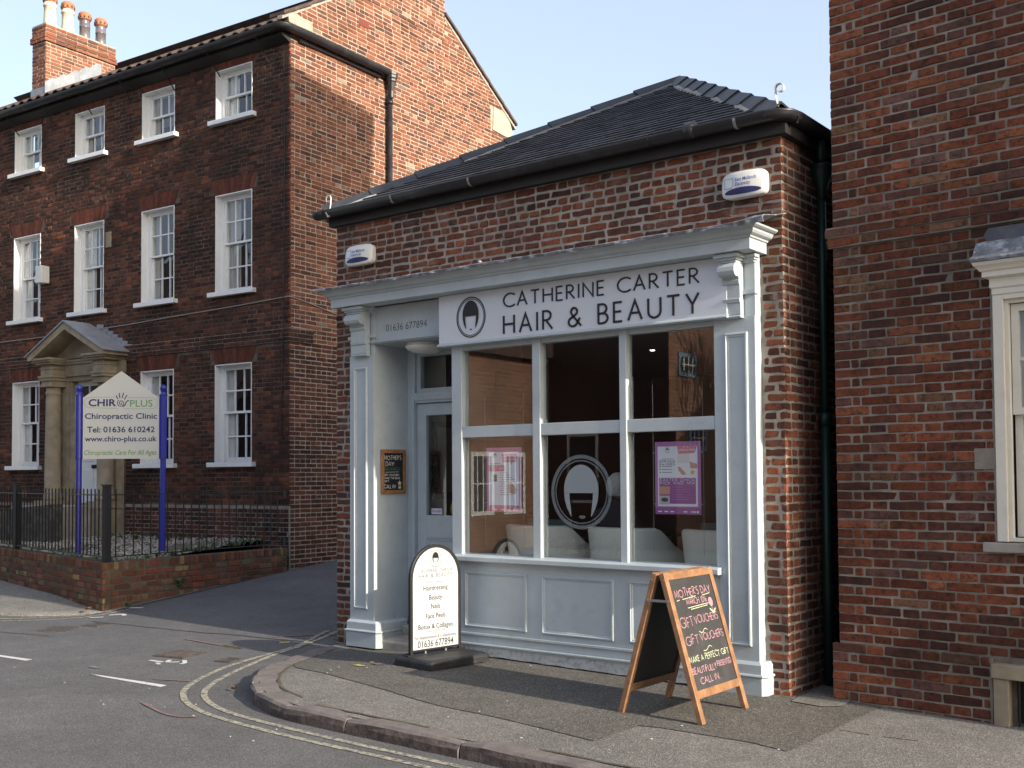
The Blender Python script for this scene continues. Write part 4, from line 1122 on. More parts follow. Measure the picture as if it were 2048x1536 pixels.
sf = MB(); sash_frame(sf, 1.195, 2.205, 1.93, 2.635, .012, 3, 2, .045, .02); sash_frame(sf, 1.195, 2.205, 1.155, 1.965, .050, 3, 2, .045, .02)
sfo = sf.build('sash', M_cream, win); 
panes(win, 1.195, 2.205, 1.93, 2.635, .03, 3, 2, .045); panes(win, 1.195, 2.205, 1.155, 1.965, .07, 3, 2, .045)
mb = MB(); mb.box(1.20, 1.45, .16, .165, 1.2, 2.6); mb.build('curtain', M_curtain, win)
mb = MB(); mb.box(1.01, 2.39, -.055, .02, 1.056, 1.118); mb.build('sill', M_stone2, win, bevel=.006)
# basement opening
mb = MB()
mb.box(1.050, 2.22, -.075, .02, .262, .352); mb.box(1.058, 1.152, -.062, .02, -.25, .260); mb.box(2.12, 2.21, -.062, .02, -.25, .26)
gr = mb.build('grate_surround', M_stone, rh, bevel=.006)
mb = MB(); mb.box(1.152, 2.12, .10, .12, -.25, .262); mb.build('dark_opening', M_blackwood, gr)
for k in range(9):
    x = 1.20 + .1 * k; mb = MB(); mb.tube([(x, -.01, -.25), (x, -.01, .262)], .008, 6); mb.build('bar', M_iron, gr)
# ================================================================== THE CLINIC HOUSE (left)
HC = (-8.905, 3.308); HA = rad(4.6)
ch = thing('clinic_house', 'three-storey dark brick Georgian house with white sash windows and stone doorcase', 'house', (HC[0], HC[1], 0), HA)
HM = Matrix.Translation((HC[0], HC[1], 0)) @ Matrix.Rotation(HA, 4, 'Z')
# local frame: x to the right along the front (house runs to -x), y back, corner at the origin
US = [.78, 2.53, 4.30, 6.07, 7.82]; WW = .80
wins = []
for i, u in enumerate(US):
    wins.append((-u - WW, -u, 7.06, 7.84, 't')); wins.append((-u - WW, -u, 4.40, 5.90, 'm'))
    if i != 2: wins.append((-u - WW, -u, 1.80, 3.29, 'g'))
ops = [w[:4] for w in wins] + [(-5.16, -4.20, 1.15, 3.30)]
EAVE = 8.02; GW = 5.85; RZ = 10.20
mb = MB(); wall_with(mb, -11.5, -.012, -.4, EAVE, .004, .28, ops); mb.build('front_wall', MO_front, ch)
mb = MB(); mb.prism([(-.004,.006,-.4),(-.004,GW,-.4),(-.004,GW,8.40),(-.004,GW/2,RZ),(-.004,.006,8.38)], (-.007,0,0)); mb.build('gable_wall', MO_gable, ch)
mb = MB(); mb.box(-.5, -.3, .28, .29, -.4, 8.0); mb.box(-11.5, -.3, 2.3, 2.4, -.3, 8.0); mb.box(-11.6, -11.5, .0, 5.8, -.4, 8.0); mb.box(-11.5, -.3, 5.6, 5.8, -.4, 8.0); mb.build('inner_wall', M_room, ch)
for z in (1.0, 3.85, 6.45):
    mb = MB(); mb.box(-11.4, -.3, .29, 2.3, z - .05, z); mb.build('floor_slab', M_room, ch)
# bricks of the front: flemish bond, string course, dark plinth
bf = BrickSet('front', BR_front, 0.056, 0.0016, 0.004, lens=(0.215, 0.10, 0.05), nv=5)
g = .0664
XF = -8.8
zA = courses(0.05, 3.545, g, .010); zS = [(3.552, 3.606), (3.616, 3.670), (3.680, 3.732)]; zB = courses(3.742, EAVE - .02, g, .010)
def fb(zs, seed): return bond(zs, lambda z: 0.0, lambda z: 8.8, 'flemish', .0105, .003, .215, .10, seed)
flip = lambda b: [(-s1, -s0, z0, z1) for (s0, s1, z0, z1) in b]
heads = [(w[0] - .11, w[1] + .11, w[3] - .0, w[3] + .24 if w[4] != 't' else w[3] + .13) for w in wins]
sills = [(w[0] - .10, w[1] + .10, w[2] - .075, w[2]) for w in wins]
doorc = [(-5.60, -3.70, -1, 3.70)]
f1 = cut(flip(fb(zA, 31)), ops + heads + sills + doorc); f2 = cut(flip(fb(zB, 32)), ops + heads + sills); f3 = cut(flip(fb(zS, 33)), doorc)
bh = BrickSet('front_header', BR_head, 0.056, 0.0016, 0.004, lens=(0.10, 0.05), nv=5); Rh = random.Random(77)
base = [b for b in f1 if b[3] < 1.14]; f1 = [b for b in f1 if b[2] > 1.16]
def two(bl, y, s0):
    h = [b for b in bl if b[1] - b[0] < .12 and Rh.random() < .5]; hs = set(h); o = [b for b in bl if b not in hs]
    return face_place(o, (0, y), (1, 0), (0, -1), bf, s0, .001, .0025) + face_place(h, (0, y), (1, 0), (0, -1), bh, s0 + 100, .001, .0025)
pl = two(f1, 0, 34) + two(f2, 0, 35) + two(base, -.022, 37) + face_place(f3, (0, -.03), (1, 0), (0, -1), bf, 36, .001, .002)
M_grey = simple('grey_pointing', (0.24,0.21,0.175), .95, .3, 9.0)
mb = MB(); mb.box(-8.8, .014, -.0185, .0035, -.4, 1.15); mb.build('plinth_backing', M_grey, ch)
mb = MB(); mb.box(-8.8, .022, -.022, .0035, 3.545, 3.740); mb.box(.0035, .022, .0035, .47, 3.545, 3.740); mb.build('string_backing', M_grey, ch)
mb = MB(); mb.box(-11.5, -8.8, -.004, .003, -.4, EAVE); mb.build('plain_front', TX_wall, ch)
# bricks of the gable
bg_ = BrickSet('gable', BR_gable, 0.054, 0.0026, 0.004, lens=(0.215, 0.10, 0.05), nv=6)
zG = courses(0.05, RZ - .05, g, .012)
gb = bond(zG, lambda z: max(0.0, (z - 8.37) / (RZ - 8.37) * GW/2 + .03) if z > 8.36 else 0.0, lambda z: min(GW, GW - (z - 8.40) / (RZ - 8.40) * GW/2 - .03) if z > 8.38 else GW, 'garden', .012, .004, .215, .10, 41)
CH0, CH1 = 1.6, 3.78
zC = courses(zG[-1][0] - 1.2, 12.2, g, .012)
zC = [z for z in zC if z[0] > 9.0]
top = bond([z for z in courses(zG[0][0], 12.3, g, .012) if z[0] > 9.2], lambda z: CH0, lambda z: CH1, 'garden', .012, .004, .215, .10, 42)
gb = [b for b in gb if not (b[2] > 9.2 and CH0 - .02 < (b[0]+b[1])/2 < CH1 + .02)]
kn = [(0.0, .48, 8.20, 8.42), (5.22, 5.9, 8.0, 8.5), (1.52, 1.76, 8.74, 8.86)]
gb = cut(gb, kn)
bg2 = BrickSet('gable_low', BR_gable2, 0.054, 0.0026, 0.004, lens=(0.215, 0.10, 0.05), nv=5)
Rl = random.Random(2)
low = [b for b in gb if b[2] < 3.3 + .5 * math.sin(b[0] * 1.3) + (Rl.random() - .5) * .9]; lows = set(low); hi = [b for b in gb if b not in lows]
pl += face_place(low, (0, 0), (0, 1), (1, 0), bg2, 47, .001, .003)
pl += face_place(hi, (0, 0), (0, 1), (1, 0), bg_, 43, .001, .003) + face_place(top, (0.012, 0), (0, 1), (1, 0), bg_, 44, .001, .003)
st2 = bond(zS, lambda z: -.03, lambda z: .47, 'flemish', .0105, .003, .215, .10, 45)
pl += face_place(st2, (.03, 0), (0, 1), (1, 0), bf, 46, .001, .002)
def hide_h(c, n):
    w = HM @ c
    if n.x > .5: return c.z < 6.1 and c.y > 0.9 or c.z > 9.95 or (c.y > 1.5 and c.z < 6.9) or c.y > 4.9
    return c.x < -7.0 or c.z < 1.0
emit_bricks(ch, pl, HM, 300, hide=hide_h)
mb = MB(); mb.box(-.62, .008, CH0, CH1, 9.215, 12.3); mb.build('gable_chimney', MO_gable, ch)
# flat arches of rubbed brick over the windows
def flat_arch(x0, x1, z, h, n, parent):
    mb = MB(); sp = .10
    for i in range(n):
        a, b = i / n, (i + 1) / n; e = .0018
        p0, p1 = x0 + (x1 - x0) * a + e, x0 + (x1 - x0) * b - e
        q0, q1 = x0 - sp + (x1 - x0 + 2*sp) * a + e, x0 - sp + (x1 - x0 + 2*sp) * b - e
        y = -.003 - rng.random() * .002; r = rng.random()
        mb.add([(p0, y, z), (p1, y, z), (q1, y, z + h), (q0, y, z + h), (p0, .02, z), (p1, .02, z), (q1, .02, z + h), (q0, .02, z + h)],
               [(0,1,2,3), (0,4,5,1), (1,5,6,2), (2,6,7,3), (3,7,4,0)], r)
    return kind(mb.build('flat_arch', BR_arch, parent, attr=True), 'stuff')
for w in wins: flat_arch(w[0], w[1], w[3] + .004, (.235 if w[4] != 't' else .125), 14, ch)
# sash windows
def house_window(x0, x1, z0, z1, typ):
    cy = .145; fr = MB()
    for a, b in ((x0 + .001, x0 + .014), (x1 - .014, x1 - .001)): fr.box(a, b, -.004, .25, z0, z1 - .012)
    fr.box(x0 + .001, x1 - .001, -.004, .25, z1 - .012, z1 + .001)
    fr.box(x0 + .014, x0 + .075, cy - .03, .25, z0, z1 - .012); fr.box(x1 - .075, x1 - .014, cy - .03, .25, z0, z1 - .012); fr.box(x0 + .075, x1 - .075, cy - .03, .25, z1 - .05, z1 - .012)
    win = fr.build('window', M_white, ch)
    a, b = x0 + .076, x1 - .076; zm = (z0 + z1) / 2 + (.0 if typ == 't' else .02); r = 1 if typ == 't' else 2
    s = MB(); sash_frame(s, a, b, zm - .02, z1 - .05, cy - .018, 3, r, .030, .020, .03); sash_frame(s, a, b, z0 + .005, zm + .02, cy + .018, 3, r, .034, .020, .03)
    s.box(a + .034, b - .034, cy + .02, cy + .046, z0 + .038, z0 + .075)
    s.build('sash', M_white, win)
    panes(win, a, b, zm - .02, z1 - .05, cy - .003, 3, r, .030); panes(win, a, b, z0 + .005, zm + .02, cy + .033, 3, r, .034)
    mb = MB(); mb.box(x0 - .095, x1 + .085, -.085, .16, z0 - .072, z0 - .002); mb.build('sill', M_white, win, bevel=.004)
    # pleated curtain on the left, drawn back
    c = MB(); n = 22; wdt = .12 + rng.random() * .17; L = []
    for k in range(n + 1): L.append((a + wdt * k / n, cy + .065 + .012 * math.sin(k * 1.7 + rng.random())))
    c.sweep([[(x, y, z0 + .02) for x, y in L], [(x, y, z1 - .04) for x, y in L]]); c.build('curtain', M_curtain if rng.random() < .6 else M_curtain2, win)
    if typ == 't' and rng.random() < .6 or rng.random() < .25:
        c = MB(); c.box(a, b, cy + .20, cy + .205, zm - .1, z1); c.build('blind', M_blind, win)
for w in wins: house_window(*w)
# eaves: black soffit, gutter with stays
mb = MB(); mb.prism([(-11.6,.003,7.955),(-11.6,-.02,7.955),(-11.6,-.17,8.02),(-11.6,-.17,8.08),(-11.6,.003,8.10)], (11.61, 0, 0)); mb.build('eaves_board', M_blackwood, ch)
gt = gutter([(-11.7,-.245,8.11),(-6,-.245,8.12),(-.02,-.245,8.13),(.05,-.23,8.13),(.085,-.17,8.13),(.10,-.05,8.135),(.10,2.10,8.14)], .075, M_blackpipe, ch)
for k in range(9):
    x = -.45 - 1.05 * k
    mb = MB(); mb.bar((x, -.30, 8.10), (x + .02, -.004, 7.74), .014, .014); mb.build('gutter_stay', M_iron, gt)
mb = MB(); mb.lathe([(.035,-.42),(.04,-.40),(.045,-.30),(.075,-.16),(.085,-.14),(.085,-.11),(.098,-.09),(.098,-.05),(.108,-.04),(.108,0),(.05,0)], (.10,2.20,8.14), 8)
dp = mb.build('hopper_head', M_blackpipe, ch)
mb = MB(); mb.tube([(.07,2.20,7.78),(.07,2.20,.3)], .045, 10)
for z in (7.66, 6.2, 4.6): mb.tube([(.07,2.20,z-.03),(.07,2.20,z+.03)], .057, 10)
mb.build('downpipe', M_blackpipe, ch, smooth=True)
mb = MB(); mb.tube([(.035,.16,8.02),(.03,.5,8.03),(.03,1.2,8.035),(.04,2.0,8.03)], .022, 6); mb.build('lead_bracket', M_blackpipe, ch)
# kneeler stones and airbrick on the gable
mb = MB(); mb.prism([(.016,-.02,8.24),(.016,.48,8.25),(.016,.46,8.36),(.016,.10,8.43),(.016,-.05,8.36)], (-.2,0,0)); mb.build('kneeler_stone', M_paleston, ch, bevel=.012)
mb = MB(); mb.prism([(.02,5.26,8.02),(.02,5.80,7.99),(.02,5.94,8.12),(.02,5.84,8.32),(.02,5.30,8.48)], (-.2,0,0)); mb.build('kneeler_stone', M_paleston, ch, bevel=.012)
mb = MB()
mb.box(-.01, .006, 1.52, 1.76, 8.74, 8.86)
for k in range(5): mb.box(.006, .012, 1.53, 1.75, 8.75 + .022 * k, 8.758 + .022 * k)
mb.build('airbrick', simple('red_airbrick', (0.23,0.06,0.045), .8), ch)
# verges
def verge(p, q, n, flip):
    d = (Vector(q) - Vector(p))
    for i in range(n):
        a = Vector(p) + d * (i / n); b = Vector(p) + d * ((i + 1.04) / n); lf = .012 * (1 - (i % 2) * .4) + rng.random() * .006
        mb = MB(); z0, z1 = .0 + lf, .05 + lf
        mb.add([a + Vector((.05,0,z0)), b + Vector((.05,0,z0 - .012)), b + Vector((-.25,0,z0 - .012)), a + Vector((-.25,0,z0)), a + Vector((.05,0,z1)), b + Vector((.05,0,z1 - .012)), b + Vector((-.25,0,z1 - .012)), a + Vector((-.25,0,z1))],
               [(0,1,2,3),(7,6,5,4),(0,4,5,1),(1,5,6,2),(2,6,7,3),(3,7,4,0)])
        mb.build('verge_tile', M_pantile, ch)
    mb = MB(); mb.prism([Vector(p) + Vector((.008,0,-.05)), Vector(q) + Vector((.008,0,-.05)), Vector(q) + Vector((.008,0,.012)), Vector(p) + Vector((.008,0,.012))], (-.1,0,0)); mb.build('verge_pointing', M_mortarlump, ch)
verge((0, -.16, 8.30), (0, CH0, 9.38), 6, 1); verge((0, GW + .20, 8.28), (0, CH1, 9.67), 10, -1)
# pantile roof
mb = MB(); rows = []; nx = 11.6 / .245
for j in range(17):
    t = j / 16; y = -.22 + (GW/2 + .22) * t; z = 8.19 + (RZ - .12 - 8.19) * t
    for zz2 in ((0, .028) if j < 16 else (0,)):
        row = []
        for i in range(int(nx * 6) + 1):
            x = -11.62 + i * .245 / 6; ph = 2 * math.pi * i / 6
            row.append((x, y, z + zz2 * (-1 if 0 else 1) * (1 if True else 0) - .02 + .030 * math.sin(ph)))
        rows.append(row)
mb.sweep(rows); rf = mb.build('roof', M_pantile, ch, smooth=False)
mb = MB(); mb.add([(-11.6,GW/2,RZ+.05),(0,GW/2,RZ+.05),(0,GW+.2,8.32),(-11.6,GW+.2,8.32)], [(0,1,2,3)]); mb.build('rear_slope', M_pantile, rf)
me = None
for i in range(38):
    x = -.03 - .245 * i
    if me is None:
        mb = MB(); A = []
        for k in range(9):
            a = k / 8; A.append((a * .265, .045 * math.sin(a * math.pi * 1.5) * (1 if a < .67 else .6)))
        mb.sweep([[(-q[0], -.285, q[1] + .010) for q in A], [(-q[0], .10, q[1] + .24) for q in A]]); mb.sweep([[(-q[0], -.285, q[1] + .010) for q in A], [(-q[0], -.285, q[1] - .010) for q in A]]); me = mb.mesh('pantile', M_pantile)
    o = link('pantile', me, rf); o.location = (x, 0, 8.165 + (rng.random() - .5) * .015); o.rotation_euler = ((rng.random()-.5)*.03, (rng.random()-.5)*.03, 0)
# left-hand chimney standing on the front slope
CX1, CX0, CY0, CY1, CB, CT = -6.80, -7.22, .55, 2.06, 8.55, 10.02
bc = BrickSet('chimney', BR_chim, .055, .003, .005, nv=4)
mb = MB(); mb.box(CX0 + .004, CX1 - .004, CY0 + .004, CY1, CB - .3, CT - .32); mb.box(CX0 - .02, CX1 + .02, CY0 - .02, CY1 + .02, CT - .32, CT - .22); mb.box(CX0 + .0, CX1 - .0, CY0 + .0, CY1, CT - .22, CT - .01); cs = mb.build('chimney', MO_gable, ch)
pc = []
zc = courses(CB - .2, CT - .33, g, .012)
pc += face_place(bond(zc, lambda z: CY0, lambda z: CY1, 'mixed', .012, .004, seed=51), (CX1, 0), (0, 1), (1, 0), bc, 52, .002, .003)
pc += face_place(bond(zc, lambda z: CX0, lambda z: CX1, 'flemish', .012, .004, seed=53, closer=False), (0, CY0), (1, 0), (0, -1), bc, 54, .002, .003)
for z, o in (([(CT - .325, CT - .27), (CT-.262, CT-.21)], .032), ([(CT - .20, CT - .145), (CT - .133, CT - .078), (CT - .066, CT - .010)], .008)):
    pc += face_place(bond(z, lambda q: CY0 - o, lambda q: CY1 + o, 'stretcher', .010, .004, seed=55), (CX1 + o, 0), (0, 1), (1, 0), bc, 56, .002, .002)
    pc += face_place(bond(z, lambda q: CX0 - o, lambda q: CX1 + o, 'flemish', .010, .004, seed=57, closer=False), (0, CY0 - o), (1, 0), (0, -1), bc, 58, .002, .002)
emit_bricks(cs, pc, HM, 0)
mb = MB(); mb.prism([(CX0, CY0, CT - .012), (CX1, CY0, CT - .012), (CX1, CY1, CT - .012), (CX0, CY1, CT - .012)], (0, 0, .035)); mb.build('flaunching', M_mortarlump, cs)
def pot(y, prof, mat, cap):
    c = ((CX0 + CX1) / 2, y, CT + .0)
    mb = MB(); mb.lathe(prof, c, 14); p = mb.build('chimney_pot', mat, cs, smooth=True)
    zt = prof[-1][1]; r = prof[-1][0]
    mb = MB(); mb.lathe([(r*.86, zt - .02), (r*1.12, zt - .01), (r*1.16, zt + .04), (r*1.02, zt + .06), (r*1.10, zt + .075), (r*1.10, zt + .10), (r*.8, zt + .135), (0, zt + .14)], c, 14); mb.build('pot_cap', M_terra, p, smooth=True)
    for k in range(10):
        a = 2 * math.pi * k / 10
        b = MB(); b.box(-.014, .014, -.012, .012, 0, .035); o = b.build('vent_slot', M_room, p); o.location = (c[0] + r*1.11*math.cos(a), c[1] + r*1.11*math.sin(a), c[2] + zt + .012); o.rotation_euler = (0, 0, a + math.pi/2)
cp = [(.125,0),(.118,.06),(.108,.30),(.106,.42),(.122,.43),(.122,.455),(.112,.46),(.110,.52)]
pot(CY0 + .22, cp, M_creampot, 1); pot(CY0 + .60, cp, M_creampot, 1)
sp = [(.100,0),(.100,.06),(.098,.28),(.104,.285),(.104,.30),(.098,.305),(.098,.44),(.106,.45)]
pot(CY0 + .97, sp, M_silverpot, 1); pot(CY0 + 1.33, sp, M_silverpot, 1)
rz = lambda y: 8.25 + (RZ - .08 - 8.25) * (y + .22) / (GW/2 + .22)
mb = MB(); mb.box(CX0 - .02, CX1 + .02, CY0 - .012, CY0 + .001, rz(CY0) - .1, rz(CY0) + .13); mb.build('chimney_flashing', M_lead2, cs)
for k in range(5):
    y = CY0 + .10 + k * .24; z = rz(y + .12)
    mb = MB(); mb.prism([(CX1 + .010, y - .12, z - .2), (CX1 + .010, y + .13, z - .02), (CX1 + .010, y + .13, z + .20), (CX1 + .010, y + .02, z + .19), (CX1 + .010, y - .12, z + .07)], (.006 + .003 * (k % 2), 0, 0)); mb.build('chimney_flashing', M_lead2, cs)
# cables, alarm box, vent
def cable(pts, r, name='cable', m=None):
    mb = MB(); mb.tube(pts, r, 5); return mb.build(name, m or M_iron, ch)
cable([(-.10 + .01*math.sin(z*1.3), -.016, z) for z in np.linspace(7.85, 3.8, 14)] + [(-.09, -.045, 3.7), (-.12, -.016, 3.4), (-.16, -.016, 2.2)], .007)
M_paleline = simple('pale_cable', (0.30,0.27,0.24), .7)
cable([(.012, 1.0, 4.05), (.012, .4, 4.15), (.012, .0, 4.20), (-.02, -.012, 4.20), (-1.2, -.012, 4.155), (-2.5, -.012, 4.12), (-3.7, -.012, 4.08), (-6.0, -.012, 4.05), (-8.5, -.012, 4.05)], .009, m=M_paleline)
mb = MB(); mb.box(-4.24, -4.10, -.012, .01, 5.42, 5.68); mb.build('air_vent', M_stone, ch)
# ---- stone doorcase
D = MB(); D.box(-5.52, -5.16, -.06, .2, 1.0, 3.36); D.box(-4.20, -3.74, -.06, .2, 1.0, 3.36); D.box(-5.16, -4.20, -.06, .2, 3.22, 3.36); D.box(-5.16,-5.10,-.03,.2,1.0,3.22); D.box(-4.26,-4.2,-.03,.2,1.0,3.22)
D.box(-5.52, -3.70, -.10, .15, 3.30, 3.50)
dc = D.build('doorcase', M_stone, ch, bevel=.006)
for x in (-5.36, -3.95):
    D = MB(); D.lathe([(.17,0),(.17,.06),(.15,.075),(.155,.10),(.135,.13),(.132,.9),(.122,1.70),(.120,1.80),(.132,1.81),(.132,1.835),(.120,1.84),(.122,1.93)], (x, -.20, 1.20), 18); c = D.build('column', M_stone, dc, smooth=True)
    D = MB(); D.box(x - .155, x + .155, -.36, -.04, 3.125, 3.165); D.box(x - .14, x + .14, -.345, -.055, 3.165, 3.225); D.box(x - .165, x + .165, -.37, -.03, 3.225, 3.275); D.box(x - .18, x + .18, -.385, -.015, 3.275, 3.31); D.box(x - .145, x + .145, -.35, -.04, 3.31, 3.50); D.box(x - .16, x + .16, -.365, -.04, 3.42, 3.44); D.build('capital', M_stone, c, bevel=.004)
    D = MB(); D.box(x - .20, x + .20, -.42, .0, .45, 1.20); D.box(x - .22, x + .22, -.44, .0, 1.08, 1.13); D.build('pedestal', M_stone, c, bevel=.006)
# pediment: broken base cornice, raking cornices, recessed tympanum
D = MB()
for a, b in ((-5.56, -5.14), (-4.14, -3.73)):
    D.box(a - .02, b + .02, -.42, .0, 3.50, 3.535); D.box(a - .05, b + .05, -.46, .0, 3.535, 3.565); D.box(a - .07, b + .07, -.49, .0, 3.565, 3.60)
D.box(-5.14, -4.14, -.13, .0, 3.50, 3.54); D.box(-5.12, -4.16, -.15, .0, 3.54, 3.58)
D.build('pediment_cornice', M_stone, dc, bevel=.004)
D = MB(); D.prism([(-5.55,-.12,3.60),(-3.74,-.12,3.60),(-4.645,-.12,4.06)], (0, .12, 0)); D.build('tympanum', M_stone, dc)
D = MB(); xa = -4.645
for s in (-1, 1):
    p = [(xa, 4.155), (xa + s * 1.02, 3.635), (xa + s * 1.02, 3.565), (xa + s * .93, 3.565), (xa, 4.035)]
    D.prism([(x, -.50, z) for x, z in p], (0, .50, 0))
D.build('raking_cornice', M_stone, dc)
D = MB()
for s in (-1, 1): D.prism([(xa, -.53, 4.185), (xa + s * 1.07, -.53, 3.64), (xa + s * 1.07, -.53, 3.62), (xa, -.53, 4.16)], (0, .54, 0))
D.build('lead_roof', M_lead2, dc)
for k in range(7):
    x = xa + .22 + k * .125; z = 4.185 - (x - xa) * .51
    D = MB(); D.prism([(x - .06, -.008, z - .02), (x + .10, -.008, z - .09), (x + .14, -.008, z + .06), (x - .03, -.008, z + .08)], (0, .006, 0)); D.build('lead_step', M_lead2, dc)
# door
D = MB(); D.box(-5.10, -4.26, .14, .19, 1.15, 3.22); dr = D.build('door', M_white, ch)
D = MB(); D.box(-5.10, -5.04, .09, .14, 1.15, 3.22); D.box(-4.32, -4.26, .09, .14, 1.15, 3.22); D.box(-5.04, -4.32, .09, .14, 3.14, 3.22); D.box(-5.04, -4.32, .10, .14, 2.72, 2.78)
for x in (-4.80, -4.56): D.box(x - .012, x + .012, .10, .14, 2.78, 3.14)
D.build('door_frame', M_white, dr)
D = MB(); D.box(-5.04, -4.32, .125, .138, 2.78, 3.14); D.build('fanlight', M_room, dr)
for z0, z1 in ((1.28, 1.72), (1.86, 2.6)):
    for a, b in ((-5.0, -4.72), (-4.64, -4.36)):
        mouldr = MB(); mouldr.box(a, b, .128, .14, z0, z1); mouldr.build('door_panel', M_white, dr, bevel=.01)
D = MB(); D.box(-4.76, -4.60, .122, .14, 1.74, 1.80); D.build('letter_plate', M_iron, dr)
# ================================================================== CLINIC FRONT GARDEN
WC = Vector((-8.50, .09, 0)); WF = Vector((-.982, .191, 0)).normalized(); WS = Vector((-.31, 3.06, 0)).normalized()
NF = Vector((-WF.y, WF.x, 0)); NF = NF if NF.y < 0 else -NF          # outward from the front face
NS = Vector((WS.y, -WS.x, 0))                                          # outward from the lane face
LF, LS, WT = 8.5, 3.12, .56
gw = thing('garden_wall', 'low brick garden wall with upright coping bricks at the lane corner', 'wall')
mb = MB()
P = lambda s, d: WC + WF * s - NF * d
Q = lambda s, d: WC + WS * s - NS * d
e = .005
mb.prism([P(0.0, e) - NS * e, P(LF, e), P(LF, .21), P(.22, .21)], (0, 0, WT + .2)); 
mb.prism([P(0, e) - NS * e, Q(.25, .21), Q(LS, .21), Q(LS, e)], (0, 0, WT + .2))
o = mb.build('wall', MO_garden, gw); o.location = (0, 0, -.205)
bgw = BrickSet('garden', BR_garden, .063, .0028, .006, nv=6); bgs = BrickSet('coping', BR_garden, .098, .003, .007, lens=(.066,), nv=6)
zs = courses(-.16, .448, .0765, .0135)
a1 = [(-b, -a, c, d) for a, b, c, d in bond(zs, lambda z: 0.0, lambda z: 7.6, 'mixed', .013, .006, .215, .10, 61)]
pl = face_place(a1, (WC.x, WC.y), (-WF.x, -WF.y), (NF.x, NF.y), bgw, 62, .001, .004)
pl += face_place(bond(zs, lambda z: 0.0, lambda z: LS, 'mixed', .013, .006, .215, .10, 63), (WC.x, WC.y), (WS.x, WS.y), (NS.x, NS.y), bgw, 64, .001, .004)
cz = [(.460, .558)]
pl += face_place([(-b, -a, c + (rng.random()-.5)*.008, d + (rng.random()-.5)*.012) for a, b, c, d in bond(cz, lambda z: 0.0, lambda z: 7.6, 'stretcher', .012, .004, .066, .066, 65)], (WC.x, WC.y), (-WF.x, -WF.y), (NF.x, NF.y), bgs, 66, .002, .004)
pl += face_place([(a, b, c + (rng.random()-.5)*.008, d + (rng.random()-.5)*.012) for a, b, c, d in bond(cz, lambda z: 0.0, lambda z: LS, 'stretcher', .012, .004, .066, .066, 67)], (WC.x, WC.y), (WS.x, WS.y), (NS.x, NS.y), bgs, 68, .002, .004)
emit_bricks(gw, pl, Matrix.Identity(4), 300, hide=lambda c, n: c.z < T(c.x, c.y) or c.x < -12.7)
# garden ground and loose flint
def GZf(x, y): return .50 + .055 * max(0, y - .4) + .01 * math.sin(x * 2.1) * math.sin(y * 1.7)
mb = MB(); rows = []
for i in range(33):
    s = .21 + (LF + 3) * i / 32
    a = P(s, .20); b = Vector((HC[0] - .35 - s * .99, HC[1] + .05 - s * .08, 0))
    rows.append([(a.lerp(b, k/12).x, a.lerp(b, k/12).y, GZf(a.lerp(b, k/12).x, a.lerp(b, k/12).y)) for k in range(13)])
mb.sweep(rows); kind(mb.build('garden_ground', M_soil, smooth=True), 'structure')
mb = MB(); R = random.Random(5)
for k in range(5200):
    s = .22 + 7.2 * R.random(); f = R.random() ** 1.3; a = P(s, .22); b = Vector((HC[0] - .2 - s * .99, HC[1] - .1 - s * .08, 0)); p = a.lerp(b, f)
    if math.sin(p.x * 1.9 + 1) * math.sin(p.y * 2.3 + p.x) > .62 and R.random() < .8: continue
    r = .012 + .016 * R.random(); z = GZf(p.x, p.y) + r * .25; q = R.random() * 6.28
    c, sn = math.cos(q), math.sin(q); w = r * (.8 + .5 * R.random()); h = r * (.5 + .3 * R.random())
    mb.add([(p.x + w*c, p.y + w*sn, z), (p.x - r*sn, p.y + r*c, z + .003), (p.x - w*c, p.y - w*sn, z), (p.x + r*sn, p.y - r*c, z - .003), (p.x, p.y, z + h), (p.x, p.y, z - h)],
           [(0,1,4),(1,2,4),(2,3,4),(3,0,4),(1,0,5),(2,1,5),(3,2,5),(0,3,5)])
kind(mb.build('flint_gravel', M_gravel), 'stuff')
mb = MB()
for k in range(260):
    zone = R.random()
    if zone < .5: s = 1.2 + 6 * R.random(); a = Vector((HC[0] - .2 - s * .99, HC[1] - .12 - s * .08 - R.random() * .35, 0))
    elif zone < .75: a = Q(.4 + 2.6 * R.random(), .23 + R.random() * .3)
    else: a = P(.3 + 5 * R.random(), .23 + R.random() * .2)
    z = GZf(a.x, a.y)
    for j in range(5):
        q = R.random() * 6.28; l = .03 + .06 * R.random(); h = .03 + .06 * R.random(); w = .012
        mb.add([(a.x - w*math.sin(q), a.y + w*math.cos(q), z), (a.x + w*math.sin(q), a.y - w*math.cos(q), z), (a.x + l*math.cos(q), a.y + l*math.sin(q), z + h)], [(0,1,2)])
kind(mb.build('ground_weeds', M_leaf), 'stuff')
# railings
rl = thing('iron_railing', 'black iron railing with plain upright bars on the garden wall', 'railing')
def rail_run(p0, d, inn, L, posts, z0=.615, z1=1.365, top=1.44):
    o = p0 - inn * .12
    for z in (z0, z1):
        mb = MB(); mb.bar(o + d * .0 + Vector((0,0,z)), o + d * L + Vector((0,0,z)), .034, .012); mb.build('rail', M_iron, rl)
    for s in posts:
        q = o + d * s; mb = MB(); mb.box(q.x - .038, q.x + .038, q.y - .038, q.y + .038, .53, 1.475); mb.box(q.x - .048, q.x + .048, q.y - .048, q.y + .048, 1.475, 1.492); mb.build('post', M_iron, rl)
    n = int(L / .128)
    for k in range(1, n):
        q = o + d * (L * k / n)
        if any(abs(L * k / n - s) < .06 for s in posts): continue
        mb = MB(); mb.tube([(q.x, q.y, z0), (q.x, q.y, top - .01), (q.x, q.y, top)], [.0095, .0095, .004], 6); mb.build('bar', M_iron, rl)
c0_ = Vector((0,0,0))
